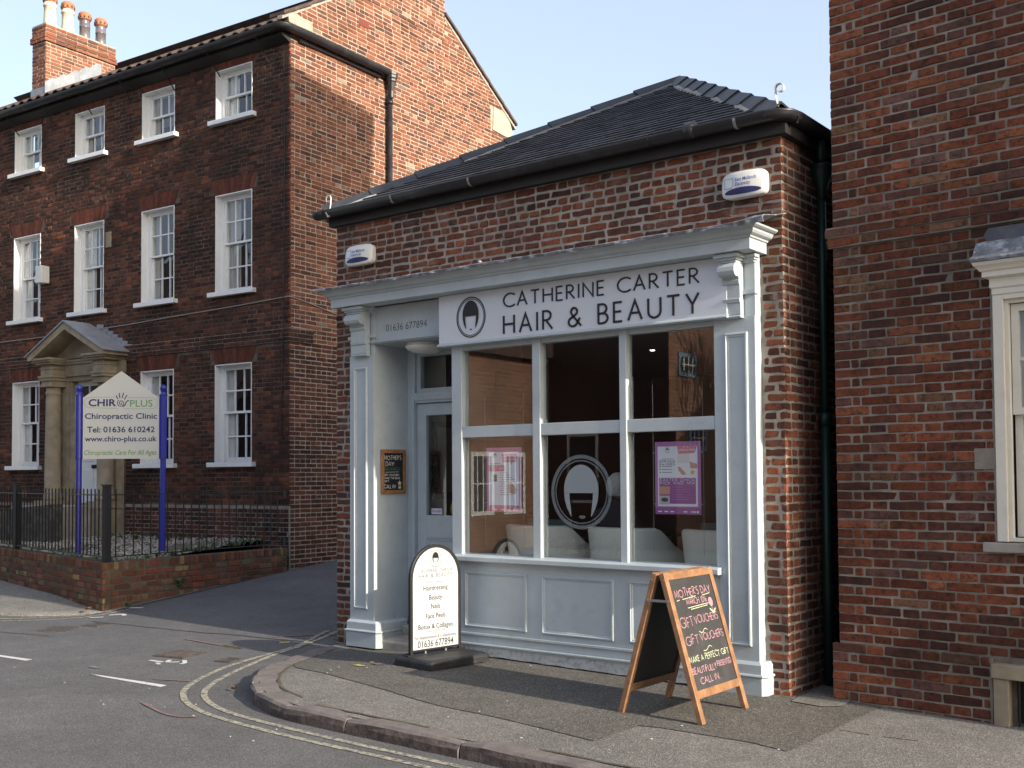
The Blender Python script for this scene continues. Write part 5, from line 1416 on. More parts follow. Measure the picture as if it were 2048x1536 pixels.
rail_run(WC - NS * .12, WF, NF, 7.6, [.0, 3.42, 6.9]); rail_run(WC - NF * .12 + WS * .0, WS, NS, LS - .1, [])
q = WC + WS * (LS - .12) - NS * .12 - NF * .12
for z in (.64, 1.33):
    mb = MB(); mb.box(q.x - .03, q.x + .03, q.y - .02, q.y + .03, z - .05, z + .05); mb.build('wall_bracket', M_iron, rl)
# entrance steps with sloping side wall
st = thing('entrance_steps', 'worn stone steps with dark sloping side wall below the clinic door', 'steps', (HC[0], HC[1], 0), HA)
mb = MB(); mb.box(-5.3, -4.0, -1.0, -.1, .4, 1.13); mb.build('landing', M_stone2, st, bevel=.01)
for k in range(5):
    mb = MB(); mb.box(-5.58 - .28 * k, -5.302 - .28 * k, -1.0, -.12, .4, 1.03 - .11 * k); mb.build('step', M_stone2, st, bevel=.01)
M_dark = simple('mossy_dark_stone', (0.075,0.068,0.055), 0.95, 0.4, 5.0, dirt=(9.0, 0.5, (0.30,0.28,0.24)))
mb = MB(); mb.prism([(-3.9,-1.22,.45),(-3.9,-1.22,1.17),(-4.9,-1.22,1.10),(-6.9,-1.22,.66),(-7.6,-1.22,.50),(-7.6,-1.22,.40)], (0, .2, 0)); mb.build('side_wall', M_dark, st)
# ---- clinic sign
A_, B_ = Vector((-10.50, .95, 0)), Vector((-9.65, 1.70, 0)); tt = (B_ - A_).normalized(); nn_ = tt.cross(Vector((0,0,1))); mid = (A_ + B_) / 2; L_ = (B_ - A_).length
cs_ = thing('clinic_sign', 'ivory gabled clinic sign board between two bright blue posts', 'sign', (mid.x, mid.y, .45), math.atan2(tt.y, tt.x))
for s in (-1, 1):
    x = s * L_ / 2
    mb = MB(); mb.lathe([(.040,0),(.040,1.38),(.052,1.385),(.052,2.245),(.060,2.25),(.060,2.262),(.042,2.27),(.030,2.30),(.034,2.315),(.044,2.335),(.047,2.355),(.044,2.378),(.030,2.397),(.0,2.405)], (x, 0, 0), 14)
    mb.build('post', M_bluepost, cs_, smooth=False, bevel=0)
hw = L_/2 - .054
mb = MB(); mb.prism([(-hw,-.012,1.385),(hw,-.012,1.385),(hw,-.012,2.215),(0,-.012,2.59),(-hw,-.012,2.225)], (0,.024,0)); mb.build('panel', M_clinic, cs_)
def CX(px): return -hw + (px - 215) / 1325 * 2 * hw
def CZ(py): return 1.385 + (1445 - py) / 1040 * .84
F = -.0122; t, up = (1,0,0), (0,0,1)
def ctext(name, s, x0, x1, yb, hpx, m, wt=0.0, sh=0.0): put_text(name, s, (CX(x0), F, CZ(yb)), t, up, m, cs_, h=hpx / 1040 * .84, w=CX(x1) - CX(x0), align='L', weight=wt, shear=sh)
ctext('lettering', 'CHIR', 312, 792, 548, 114, M_navy, .022); ctext('lettering', 'PLUS', 1034, 1425, 560, 114, M_green, .006)
ctext('lettering', 'Chiropractic Clinic', 250, 1506, 765, 92, M_navy, .016); ctext('lettering', 'Tel: 01636 610242', 290, 1465, 995, 95, M_navy, .016)
ctext('lettering', 'www.chiro-plus.co.uk', 250, 1500, 1148, 88, M_navy, .016); ctext('lettering', 'Chiropractic Care For All Ages', 242, 1500, 1378, 80, M_green, .006, .22)
O = Vector((0, F, 0)); u_ = (CX(1325+215) - CX(215)) / 1325
sw = []
for k in range(46):
    a = rad(-60 + k * 14.5); r = (9 + 60 * k / 45); sw.append((CX(877) + math.cos(-a) * r * u_, CZ(498) + math.sin(-a) * r * u_))
sw = sw + [(CX(950), CZ(520)), (CX(968), CZ(470)), (CX(1015), CZ(456))] if False else sw
lines = [sw, [(CX(905), CZ(560)), (CX(945), CZ(535)), (CX(962), CZ(490)), (CX(985), CZ(462)), (CX(1016), CZ(456))]]
for a, b, c, d in ((790,368,818,428),(845,328,855,412),(920,320,898,412),(980,362,935,435)): lines.append([(CX(a), CZ(b)), (CX(c), CZ(d))])
mb = MB()
for k, l in enumerate(lines):
    v, f = ribbon2(l, (13 if k == 0 else 17) * u_); mb.add(plane_pts([(p.x, p.y) for p in v], O, t, up, .0016 + .0002 * k), f)
mb.build('hand_emblem', M_navy, cs_)
pill = [(CX(765), CZ(398)), (CX(330), CZ(396))] + [(CX(330) - math.sin(rad(a)) * 90 * u_, CZ(490) + math.cos(rad(a)) * 92 * u_ * .98) for a in range(0, 181, 15)] + [(CX(830), CZ(588))]
pil2 = [(CX(995), CZ(405)), (CX(1420), CZ(410))] + [(CX(1420) + math.sin(rad(a)) * 90 * u_, CZ(505) + math.cos(rad(a)) * 93 * u_) for a in range(0, 181, 15)] + [(CX(925), CZ(596))]
mb = MB()
for l in (pill, pil2):
    v, f = ribbon2(l, 5 * u_); mb.add(plane_pts([(p.x, p.y) for p in v], O, t, up, .0014), f)
mb.build('oval_border', M_green, cs_)
# clinic alarm box on the wall
ab = thing('alarm_box', 'plain white square alarm box sticking out beside the leftmost first-floor clinic window', 'alarm box', (HC[0], HC[1], 0), HA)
mb = MB(); mb.box(-5.98, -5.80, -.16, .0, 4.98, 5.28); mb.box(-6.10, -5.98, -.10, -.0, 5.02, 5.14); mb.build('case', M_alarm, ab, bevel=.01)
# ================================================================== THINGS ON THE SALON AND PAVEMENT
def alarm(x0, x1, z0, z1, label):
    cx, cz = (x0 + x1) / 2, (z0 + z1) / 2; w, h = (x1 - x0) / 2, (z1 - z0) / 2
    o = thing('alarm_box', label, 'alarm box', (cx, .098, cz), 0, 'white alarm boxes on the shop wall')
    def sup(a, n=5.0): c, s = math.cos(a), math.sin(a); return (math.copysign(abs(c) ** (2/n), c), math.copysign(abs(s) ** (2/n), s))
    def dep(x, z): return -.085 + .03 * (x * x) + .016 * (z * z) - .012 * (1 - z) * .5
    mb = MB(); n = 40; rows = []
    rows.append([(w * .98 * sup(2*math.pi*k/n)[0], 0, h * .98 * sup(2*math.pi*k/n)[1]) for k in range(n)])
    for r, e in ((1.0, .022), (1.0, .008), (.97, 0), (.8, 0), (.55, 0), (.25, 0)):
        rows.append([(w * r * p[0], dep(r * p[0], r * p[1]) + e, h * r * p[1]) for p in [sup(2*math.pi*k/n) for k in range(n)]])
    mb.sweep(rows, closed=True); q = len(mb.v); mb.f.append(tuple(range(q - n, q))); mb.a.append(0)
    mb.build('cover', M_alarm, o, smooth=True)
    mb = MB(); rows = []
    for k in range(17):
        a = math.pi * k / 16; x = .82 * math.cos(a); zu = -.58 + .30 * math.sin(a); zl = -.58 - .20 * math.sin(a)
        rows.append([(w * x, dep(x, zl + (zu - zl) * j / 5) - .0035, h * (zl + (zu - zl) * j / 5)) for j in range(6)])
    mb.sweep(rows); mb.build('lens', M_navy, o)
    def at(fx, fz): return (w * fx, dep(fx, fz) - .0025, h * fz)
    tl = Vector((1, .07, .0))
    put_text('lettering', 'East Midlands', (w * -.30, dep(-.1, .3) - .002, h * .22), (1,.0,0), (0,0,1), M_blueprint, o, h=.024, w=w * .95, align='L', weight=.012, shear=.15, lift=.004)
    put_text('lettering', 'Electricity', (w * -.30, dep(-.1, .1) - .002, h * -.14), (1,.0,0), (0,0,1), M_blueprint, o, h=.024, w=w * .70, align='L', weight=.012, shear=.15, lift=.004)
    put_strokes('square_emblem', '', (w * -.78, dep(-.6, .1) - .004, h * -.25), (1,0,0), (0,0,1), M_blueprint, o, .1, .0035, lines=[[(0,0),(.0,.07),(.066,.072),(.066,.022),(.05,.0),(0,0)]], lift=.003)
    return o
alarm(-4.285, -3.925, 3.583, 3.775, 'white alarm box on the brickwork at the left end of the shop, above the door')
alarm(-.272, .082, 3.585, 3.782, 'white alarm box on the brickwork by the right corner of the shop, below the gutter')
# recess ceiling lamp
lp = thing('ceiling_lamp', 'round white ceiling lamp under the shop doorway', 'lamp', (-3.44, .25, 2.80))
mb = MB(); mb.lathe([(.17,0),(.17,-.022),(.16,-.028)], (0,0,0), 24); mb.build('lamp_base', M_white, lp, smooth=True)
mb = MB(); mb.lathe([(.185,-.026),(.188,-.036),(.165,-.062),(.11,-.085),(.04,-.096),(0,-.098)], (0,0,0), 28); mb.build('lamp_shade', M_alarm, lp, smooth=True)
# small chalkboard on the doorway reveal
wb = thing('wall_chalkboard', "small framed chalkboard chalked MOTHER'S DAY! hanging in the shop doorway", 'chalkboard', (-3.863, .25, 1.40))
mb = MB(); w, h, f = .165, .42, .036
mb.box(.0,.022,-w,-w+f,0,h); mb.box(.0,.022,w-f,w,0,h); mb.box(.0,.022,-w+f,w-f,0,f); mb.box(.0,.022,-w+f,w-f,h-f,h); mb.build('frame', M_wood2, wb, bevel=.005)
mb = MB(); mb.box(.0,.008,-w+f,w-f,f,h-f); mb.build('board', M_board2, wb)
R2 = random.Random(12)
def chalk(par, s, y, z, hh, wd, m, th=.0045, x=.008, a='L'): put_strokes('chalk_lettering', s, (x, y, z), (0,1,0), (0,0,1), m, par, hh, th, w=wd, align=a, track=.22, gap=.4, jit=.12, R=R2)
chalk(wb, "MOTHER'S", -.118, .325, .038, .225, M_chalkw); chalk(wb, 'DAY!', -.10, .268, .036, .11, M_chalkw); chalk(wb, '10th MARCH', -.112, .222, .028, .20, M_chalkg)
chalk(wb, 'GIFT VOUCHERS', -.122, .172, .017, .20, M_chalkw, .003); chalk(wb, 'MAKE THE IDEAL', -.122, .142, .017, .215, M_chalkw, .003); chalk(wb, 'GIFT..', -.122, .112, .017, .08, M_chalkw, .003); chalk(wb, 'CALL IN!', -.122, .055, .032, .15, M_chalkw)
put_strokes('chalk_line', '', (.008, -.11, .205), (0,1,0), (0,0,1), M_chalkw, wb, .1, .003, lines=[[(0,0),(.19,.004)]])
mb = MB(); pts = []
for k in range(10): a = rad(90 + 36 * k); r = .032 if k % 2 == 0 else .014; pts.append((r * math.cos(a), r * math.sin(a)))
put_poly(mb, pts, (.009, .085, .10), (0,1,0), (0,0,1)); put_poly(mb, [(-.018,-.05),(.018,-.05),(.015,-.028),(-.015,-.028)], (.0092, .085, .10), (0,1,0), (0,0,1)); mb.build('chalk_flower', simple('pale_chalk_flower', (.62,.66,.45), .9), wb)

# ---- arched pavement sign on its rubber base
tv = Vector((.13, .99, 0)).normalized()
ps = thing('arched_pavement_sign', 'white arched pavement sign listing Hairdressing, Beauty and Nails on a black rubber base', 'sign', (-2.715, -.43, ZP(-2.7, -.43)), math.atan2(tv.y, tv.x))
# local: x along the panel (to the right seen from the front), -y towards the viewer
mb = MB(); pr = []
def rrect(hx, hy, r, n=5): 
    o = []
    for cx, cy, a0 in ((hx - r, hy - r, 0), (-hx + r, hy - r, 90), (-hx + r, -hy + r, 180), (hx - r, -hy + r, 270)):
        for k in range(n + 1): a = rad(a0 + 90 * k / n); o.append((cx + r * math.cos(a), cy + r * math.sin(a)))
    return o
BX, BY = .335, .24
oy = -.085
rings = [(1.0, .012), (1.0, .052), (.985, .066), (.95, .078), (.90, .084)]
mb.sweep([[(x * k, y * k + oy, z) for x, y in rrect(BX, BY, .05)] for k, z in rings], closed=True)
n_ = len(rrect(BX, BY, .05)); q = len(mb.v); mb.f.append(tuple(range(q - n_, q))); mb.a.append(0)
for k in range(7):
    a = -BX + .06 + k * (2*BX - .12) / 6
    if k % 2 == 0:
        for yy in (-BY + .002, BY - .052): mb.box(a - .045, a + .045, yy + oy, yy + .05 + oy, -.004, .02)
for k in range(4):
    b = -BY + .07 + k * (2*BY - .14) / 3
    for xx in (-BX + .002, BX - .052): mb.box(xx, xx + .05, b - .03 + oy, b + .03 + oy, -.004, .02)
mb.build('base', M_rubber, ps, smooth=False)
mb = MB(); mb.box(-.31, .31, -.022, .022, .084, .092); mb.build('foot_plate', M_iron, ps)
hw_ = .262; sp = .705
path = [(-hw_, 0, .092), (-hw_, 0, .4), (-hw_, 0, sp)] + [(-hw_ * math.cos(rad(a)), 0, sp + hw_ * math.sin(rad(a))) for a in range(10, 180, 10)] + [(hw_, 0, sp), (hw_, 0, .4), (hw_, 0, .092)]
mb = MB(); rows = []
for i, p in enumerate(path):
    p = Vector(p); c = Vector((0, 0, sp)) if p.z > sp else Vector((0, 0, p.z)); r = (p - c).normalized()
    rows.append([p + r * a + Vector((0, b, 0)) for a, b in ((.014, -.016), (.014, .016), (-.012, .016), (-.012, -.016))])
mb.sweep(rows, closed=True); mb.build('frame', M_iron, ps, bevel=.003)
mb = MB(); mb.box(-hw_ + .012, hw_ - .012, -.014, .014, .112, .126); mb.build('lower_bar', M_iron, ps)
for xx in (-.12, .10):
    mb = MB(); mb.lathe([(.009,0),(.009,.02)], (xx, -.016, .09), 8); mb.build('bolt', M_steel, ps)
ri = hw_ - .013
pp = [(-ri, .122), (ri, .122)] + [(ri * math.cos(rad(a)), sp + ri * math.sin(rad(a))) for a in range(0, 181, 8)]
mb = MB(); mb.prism([(x, -.006, z) for x, z in pp], (0, .012, 0)); mb.build('panel', M_signwhite, ps)
t, up = (1,0,0), (0,0,1)
def pt(s, z, h, w, m, wt=.004): put_text('lettering', s, (0, -.0062, z), t, up, m, ps, h=h, w=w, weight=wt)
put_strokes('lettering', 'CATHERINE CARTER', (0, -.0062, .752), t, up, M_greytext2, ps, .024, .0030, w=.365, align='C', track=.3, gap=.6)
put_strokes('lettering', 'HAIR & BEAUTY', (0, -.0062, .708), t, up, M_greytext2, ps, .031, .0036, w=.365, align='C', track=.34, gap=.6)
for s, z, w in (('Hairdressing', .602, .265), ('Beauty', .523, .142), ('Nails', .449, .10), ('Face Peels', .371, .212), ('Botox & Collagen', .286, .375)): pt(s, z, .040, w, M_greytext)
pt('For Appointments & Consultations', .208, .024, .45, M_greytext2, .004); pt('01636 677894', .138, .056, .388, M_greytext)
mb = MB()
for z in (.668, .263):
    v, f = ribbon2([(-.108, z), (.108, z)], .0028); mb.add(plane_pts([(p.x, p.y) for p in v], (0,-.0062,0), t, up, .001), f)
mb.build('rule', M_greytext, ps)
O = (0, -.0062, .862); mb = MB(); put_ring(mb, 0, 0, .060, .070, .0036, O, t, up, .001); mb.build('oval_ring', M_greytext, ps)
mb = MB()
for p in bob_polys(0, .008, .035, .046): put_poly(mb, p, O, t, up, .0012)
put_poly(mb, lips(0, -.046, .006), O, t, up, .0012); mb.build('hair_emblem', M_black, ps)

# ---- A-board
Y0, Y1 = -1.09, -.44
abd = thing('chalk_a_board', 'wooden A-board chalked with pink Gift Vouchers standing open on the pavement', 'A-board', (-.19, (Y0 + Y1) / 2, ZP(-.19, -.76)))
yc = (Y0 + Y1) / 2; W2 = (Y1 - Y0) / 2; HT = .935
def leaf(sgn):
    """sgn +1: the leaf that faces +x"""
    foot = Vector((sgn * .297, 0, 0)); topp = Vector((sgn * .026, 0, HT)); u = (topp - foot); L = u.length; u.normalize()
    tt = Vector((0, sgn, 0)); n = tt.cross(u)
    def X(s, h, d): return foot + tt * s + u * h + n * d
    def slab(s0, s1, h0, h1, d0, d1, name, m, par, bev=.003):
        mb = MB(); vs = [X(a, b, c) for c in (d0, d1) for a, b in ((s0,h0),(s1,h0),(s1,h1),(s0,h1))]
        mb.add(vs, [(3,2,1,0),(4,5,6,7),(0,1,5,4),(1,2,6,5),(2,3,7,6),(3,0,4,7)]); return mb.build(name, m, par, bevel=bev)
    fw = .046
    lf = slab(-W2, -W2 + fw, 0, L, -.018, .018, 'leg', M_wood, abd)
    slab(W2 - fw, W2, 0, L, -.018, .018, 'leg', M_wood, abd)
    slab(-W2 + fw, W2 - fw, L - .050, L - .002, -.017, .017, 'top_rail', M_wood, abd); slab(-W2 + fw, W2 - fw, .155, .207, -.017, .017, 'bottom_rail', M_wood, abd)
    slab(-W2 + fw, W2 - fw, .207, L - .050, -.006, .006, 'board', M_board if sgn > 0 else M_board2, abd, 0)
    return foot, u, L, tt, n
leaf(-1); foot, u, L, tt_, n = leaf(1)
for yy in (-W2 - .003, W2 + .003):
    mb = MB(); z = .76; xx = .026 + (.297 - .026) * (1 - z / HT)
    mb.bar((-xx, yy, z), (xx, yy, z), .004, .016); mb.build('stay_bar', M_steel, abd)
    for sx in (-1, 1):
        b = MB(); b.tube([(sx*xx, yy - .004, z), (sx*xx, yy + .004, z)], .008, 8); b.build('bolt', M_steel, abd); b = MB(); b.tube([(sx*.045, yy - .003, HT - .04), (sx*.045, yy + .003, HT - .04)], .007, 8); b.build('bolt', M_steel, abd)
bw = 2 * W2 - .092; bh = L - .050 - .207; bO = foot + tt_ * (-W2 + .046) + u * .207 + n * .006
R3 = random.Random(4)
def ac(s, u0, u1, v, hh, m, th=.0048): put_strokes('chalk_lettering', s, bO + tt_ * (u0 * bw) + u * ((1 - v) * bh), tt_, u, m, abd, hh, th, w=(u1 - u0) * bw, track=.2, gap=.42, jit=.14, R=R3)
def al(pts, m, th=.0048, nm='chalk_line'): put_strokes(nm, '', bO, tt_, u, m, abd, .1, th, lines=[[(a * bw, (1 - b) * bh) for a, b in pts]], lift=.0014)
ac("MOTHER'S DAY", .08, .93, .165, .050, M_chalkp, .0055); ac('MARCH 10th', .30, .78, .248, .040, M_chalkp, .005)
al([(.09,.195),(.16,.19)], M_chalky); al([(.22,.19),(.55,.178)], M_chalky); al([(.70,.183),(.90,.172)], M_chalky); al([(.30,.275),(.82,.262)], M_chalky); al([(.36,.292),(.78,.280)], M_chalky)
ac('GIFT', .04, .34, .44, .064, M_chalkp, .005); ac('VOUCHERS', .38, .95, .425, .048, M_chalkp, .005)
al([(.42,.50),(.46,.515),(.50,.515),(.54,.49),(.58,.485),(.62,.50)], M_chalky)
ac('GIFT', .06, .36, .598, .058, M_chalkp, .005); ac('VOUCHERS', .41, .97, .585, .046, M_chalkp, .005)
al([(.40,.675),(.45,.682),(.50,.672),(.54,.650),(.58,.645),(.62,.66)], M_chalky)
ac('MAKE A PERFECT GIFT', .03, .99, .755, .035, M_chalky, .0048); ac('BEAUTIFULLY', .03, .61, .86, .038, M_chalkp, .005); ac('PRESENTED', .64, .985, .845, .033, M_chalkp, .0046)
ac('CALL IN...', .16, .66, .955, .038, M_chalkp, .005)
mb = MB()
for k in range(7):
    a = rad(k * 51.4); put_poly(mb, ell(.87 * bw + .016 * math.cos(a), (1 - .255) * bh + .018 * math.sin(a), .014, .015, 8), bO, tt_, u, .0012 + .0001 * k)
put_poly(mb, ell(.87 * bw, (1 - .255) * bh, .016, .018, 10), bO, tt_, u, .0022); mb.build('chalk_flower', M_chalkp, abd)
al([(.87,.285),(.88,.335)], M_chalky, .004)
mb = MB(); put_poly(mb, [(.88*bw,(1-.372)*bh),(.80*bw,(1-.318)*bh),(.82*bw,(1-.312)*bh),(.885*bw,(1-.345)*bh),(.945*bw,(1-.315)*bh),(.955*bw,(1-.325)*bh)], bO, tt_, u, .0014); mb.build('chalk_leaf', M_chalky, abd)

# ---- posters hung inside the window
def poster(x0, x1, z0, z1, label, left):
    cx = (x0 + x1) / 2; w, h = x1 - x0, z1 - z0
    o = thing('poster', label, 'poster', (cx, .078, z0), 0, 'posters hanging in the shop window')
    mb = MB(); mb.box(-w/2, w/2, 0, .003, 0, h); mb.build('sheet', M_lilac if not left else simple('pink_print', (0.50,0.22,0.36), .4), o)
    t, up = (1,0,0), (0,0,1)
    def rect(nm, a, b, c, d, m, l=.0006): q = MB(); put_poly(q, [(a*w-w/2, c*h),(b*w-w/2, c*h),(b*w-w/2, d*h),(a*w-w/2, d*h)], (0,0,0), t, up, l); return q.build(nm, m, o)
    def poly(nm, P, m, l=.001): q = MB(); put_poly(q, [(a*w-w/2, b*h) for a, b in P], (0,0,0), t, up, l); return q.build(nm, m, o)
    def txt(s, x, z, hh, wd, m, al='L'): put_strokes('lettering', s, (x*w-w/2, 0, z*h), t, up, m, o, hh*h, .0028, w=wd*w, align=al, track=.3, gap=.5, lift=.0016)
    if not left:
        rect('white_field', .06, .93, .11, .935, M_paper); poly('bubble', [(.49,.94),(.93,.95),(.88,.85),(.84,.835),(.52,.83)], M_rose)
        txt("IT'S", .62, .905, .022, .12, M_paper); txt('SPRINGTIME', .53, .868, .026, .34, M_paper)
        q = MB(); put_ring(q, .28*w-w/2, .885*h, .05*w, .038*h, .002, (0,0,0), t, up, .0012, 18)
        for p in bob_polys(.28*w-w/2, .89*h, .028*w, .022*h): put_poly(q, p, (0,0,0), t, up, .0014)
        q.build('emblem', M_blk2, o)
        rect('rule', .14, .40, .758, .764, M_blk2, .001); txt('SPRING', .10, .715, .027, .34, M_blk2); txt('SAVERS', .10, .675, .027, .34, M_blk2)
        for z in (.648, .610, .570): rect('bullet_dot', .10, .125, z, z + .016, M_blk2, .001); rect('small_print', .15, .38, z + .003, z + .013, simple('mid_print', (.22,.2,.24), .5), .001)
        rect('photo_picture', .49, .76, .705, .83, simple('pale_photo', (.6,.58,.6), .5), .0012); poly('photo_picture', [(.50,.65),(.55,.655),(.66,.575),(.68,.545),(.60,.54),(.52,.60)], M_flesh, .0014); poly('photo_picture', [(.76,.72),(.92,.69),(.93,.63),(.78,.63)], M_flesh, .0015)
        q = MB(); put_poly(q, ell(.82*w-w/2, .575*h, .04*w, .03*h, 12), (0,0,0), t, up, .0014); q.build('yellow_chick', M_yellow, o)
        rect('purple_field', .09, .89, .145, .50, M_purple, .0012); txt('EASTER CHICK', .115, .455, .034, .75, M_paper); txt('PICK AND MIX', .115, .412, .034, .75, M_paper)
        for k in range(6): rect('small_print', .37, .62 + .12 * ((k * 7) % 3) / 2, .37 - .034*k, .378 - .034*k, M_lilac, .0016)
        rect('photo_picture', .09, .33, .275, .385, M_flesh, .0018); rect('photo_picture', .09, .32, .135, .255, simple('eye_photo', (.42,.42,.46), .5), .0018)
        q = MB(); put_poly(q, ell(.21*w-w/2, .20*h, .08*w, .03*h, 12), (0,0,0), t, up, .0022); q.build('photo_picture', M_blk2, o)
        rect('footer_band', .0, 1.0, .0, .095, M_purple, .0008)
        for x in (.06, .20, .33, .62, .78): rect('small_print', x, x + .08, .03, .045, M_paper, .0014)
        for x in (.83, .90): rect('square_icon', x, x + .05, .022, .05, M_paper, .0014)
        txt('f', .84, .03, .02, .02, M_purple) if False else None
    else:
        rect('white_field', .07, .92, .10, .93, M_paper); poly('bubble', [(.44,.90),(.90,.90),(.85,.775),(.74,.765),(.70,.73),(.70,.77),(.47,.77)], M_rose)
        txt("MOTHER'S DAY", .47, .845, .025, .39, M_paper); txt('MARCH 10TH', .48, .800, .025, .36, M_paper)
        q = MB(); put_ring(q, .25*w-w/2, .88*h, .05*w, .035*h, .002, (0,0,0), t, up, .0012, 18)
        for p in bob_polys(.25*w-w/2, .885*h, .028*w, .022*h): put_poly(q, p, (0,0,0), t, up, .0014)
        q.build('emblem', M_blk2, o)
        rect('rule', .12, .38, .745, .752, M_blk2, .001); rect('red_field', .04, .52, .63, .725, M_rose, .0012); txt("MUM'S", .08, .685, .026, .22, M_paper); txt('WORD', .08, .645, .026, .2, M_paper); txt('FREE', .38, .66, .026, .11, M_paper)
        for k in range(11): rect('small_print', .38 + .03*(k % 2), .62 + .25 * ((k * 5) % 4) / 4, .60 - .034*k, .609 - .034*k, simple('mid_print', (.3,.28,.33), .5), .001)
        rect('photo_picture', .20, .30, .47, .58, simple('brown_photo', (.15,.1,.09), .5), .0012); poly('photo_picture', [(.62,.46),(.72,.47),(.80,.40),(.86,.34),(.82,.27),(.66,.29),(.63,.38)], M_flesh, .0014)
        rect('footer_band', .0, 1.0, .0, .075, M_rose, .0008)
        for x in (.2, .42, .58): rect('small_print', x, x + .1, .025, .04, M_paper, .0014)
        for x in (.76, .84): rect('square_icon', x, x + .05, .02, .05, M_paper, .0014)
    for s in (-1, 1):
        q = MB(); q.tube([(s*(w/2+.018), .004, -.30), (s*(w/2+.018), .004, 1.0)], .0012, 4); q.build('hanging_wire', M_steel, o)
        for z in (.14, .85): q = MB(); q.box(s*(w/2+.009)-.011, s*(w/2+.009)+.011, -.001, .008, z*h-.004, z*h+.004); q.build('clip', M_steel, o)
poster(-.890, -.495, 1.262, 1.816, "lilac Easter Chick poster hanging in the right-hand window pane", False)
poster(-2.570, -2.187, 1.258, 1.806, "pink Mother's Day poster hanging in the left-hand window pane", True)
# frosted emblem and lettering on the middle pane
dcl = thing('window_emblem', 'frosted oval bob-haircut emblem on the middle shop window pane', 'window decal', (-1.553, .034, 1.43))
t, up = (1,0,0), (0,0,1); O = (0,0,0)
mb = MB(); put_ring(mb, 0, 0, .280, .285, .030, O, t, up, .0, 48); mb.build('outer_ring', M_frost2, dcl); mb = MB(); put_ring(mb, 0, 0, .248, .252, .010, O, t, up, .0, 48); mb.build('inner_ring', M_frost2, dcl)
mb = MB()
for p in bob_polys(0, .012, .168, .208): put_poly(mb, p, O, t, up, .0)
mb.build('hair', M_frost, dcl); mb = MB(); put_poly(mb, lips(.01, -.20, .035), O, t, up, 0); mb.build('lips', M_frost2, dcl)
put_strokes('lettering', 'CATHERINE CARTER', (0, 0, -.41), t, up, M_frost3, dcl, .040, .0045, w=.66, align='C', track=.3, gap=.6, lift=0); put_strokes('lettering', 'HAIR & BEAUTY', (0, 0, -.50), t, up, M_frost3, dcl, .055, .006, w=.66, align='C', track=.34, gap=.6, lift=0)
# sticker and yellow thing behind the door glass
sk = thing('door_sticker', 'small white sticker reading the guild, low on the shop door glass', 'sticker', (-3.60, .507, 1.20))
mb = MB(); mb.box(0, .135, -.0005, 0, .005, .06); mb.build('sheet', M_paper, sk); put_text('lettering', 'the', (.008, -.0006, .022), t, up, M_purple, sk, h=.030, w=.043, align='L'); put_text('lettering', 'guild', (.055, -.0006, .022), t, up, M_lilac, sk, h=.030, w=.072, align='L', weight=.02)
bl = thing('yellow_balloon', 'yellow rounded object inside the shop beside the door glass', 'balloon', (-3.46, .75, 1.24))
mb = MB(); mb.lathe([(.0,-.10),(.05,-.085),(.085,-.03),(.09,.02),(.07,.08),(.03,.11),(0,.115)], (0,0,0), 16); mb.build('balloon', M_yellow, bl, smooth=True)
nb = thing('framed_notice', 'dark framed price list on the salon wall behind the door glass', 'notice', (-4.16, 1.55, 1.35))
mb = MB(); mb.box(0, .03, -.42, .42, -.02, .78); mb.build('frame', M_blackwood, nb); mb = MB(); mb.box(.03, .034, -.36, .36, .05, .72); mb.build('sheet', simple('dim_paper', (.25,.26,.30), .6), nb)
# litter
tag(MB().tube([(-.875 + .034*math.cos(a), -2.30 + .022*math.sin(a)*1.4, T(-.87,-2.3) + .008) for a in np.linspace(0, 6.0, 20)], .0035, 6).build('rubber_band', M_rubberband), 'orange rubber band lying in the gutter by the kerb', 'rubber band')
lf = MB(); R = random.Random(9)
for k in range(60):
    x, y = (-3.2 + R.random() * 4.6, -2.1 + R.random() * 2.0) if k < 35 else (-7.5 + R.random() * 6, -2.9 + R.random() * .6 - .0); zf = ZP if k < 35 else T
    r = .004 + .007 * R.random(); z = zf(x, y) + .012; a = R.random() * 3
    lf.add([(x + r*math.cos(a), y + r*math.sin(a), z), (x - r*math.sin(a)*.6, y + r*math.cos(a)*.6, z + .003), (x - r*math.cos(a), y - r*math.sin(a), z), (x + r*math.sin(a)*.6, y - r*math.cos(a)*.6, z + .001)], [(0,1,2,3)])
kind(lf.build('litter_specks', M_litter), 'stuff')
for k, (x, y, lab) in enumerate(((-8.62,-.05,'curled dry brown leaf at the foot of the garden wall corner'),(-3.42,-1.95,'dry leaf scrap in the gutter at the kerb bend'))):
    mb = MB(); z = T(x, y) + .012 + (.03 if k == 0 else 0); s_ = 1.6 if k == 0 else .6
    mb.sweep([[(x + s_*(-.05 + .05*i), y + s_*.03*math.sin(i*1.3 + j), z + .02*abs(j-1) + .008*i*s_) for i in range(4)] for j in range(3)])
    tag(mb.build('dry_leaf', M_dryleaf), lab, 'leaf')
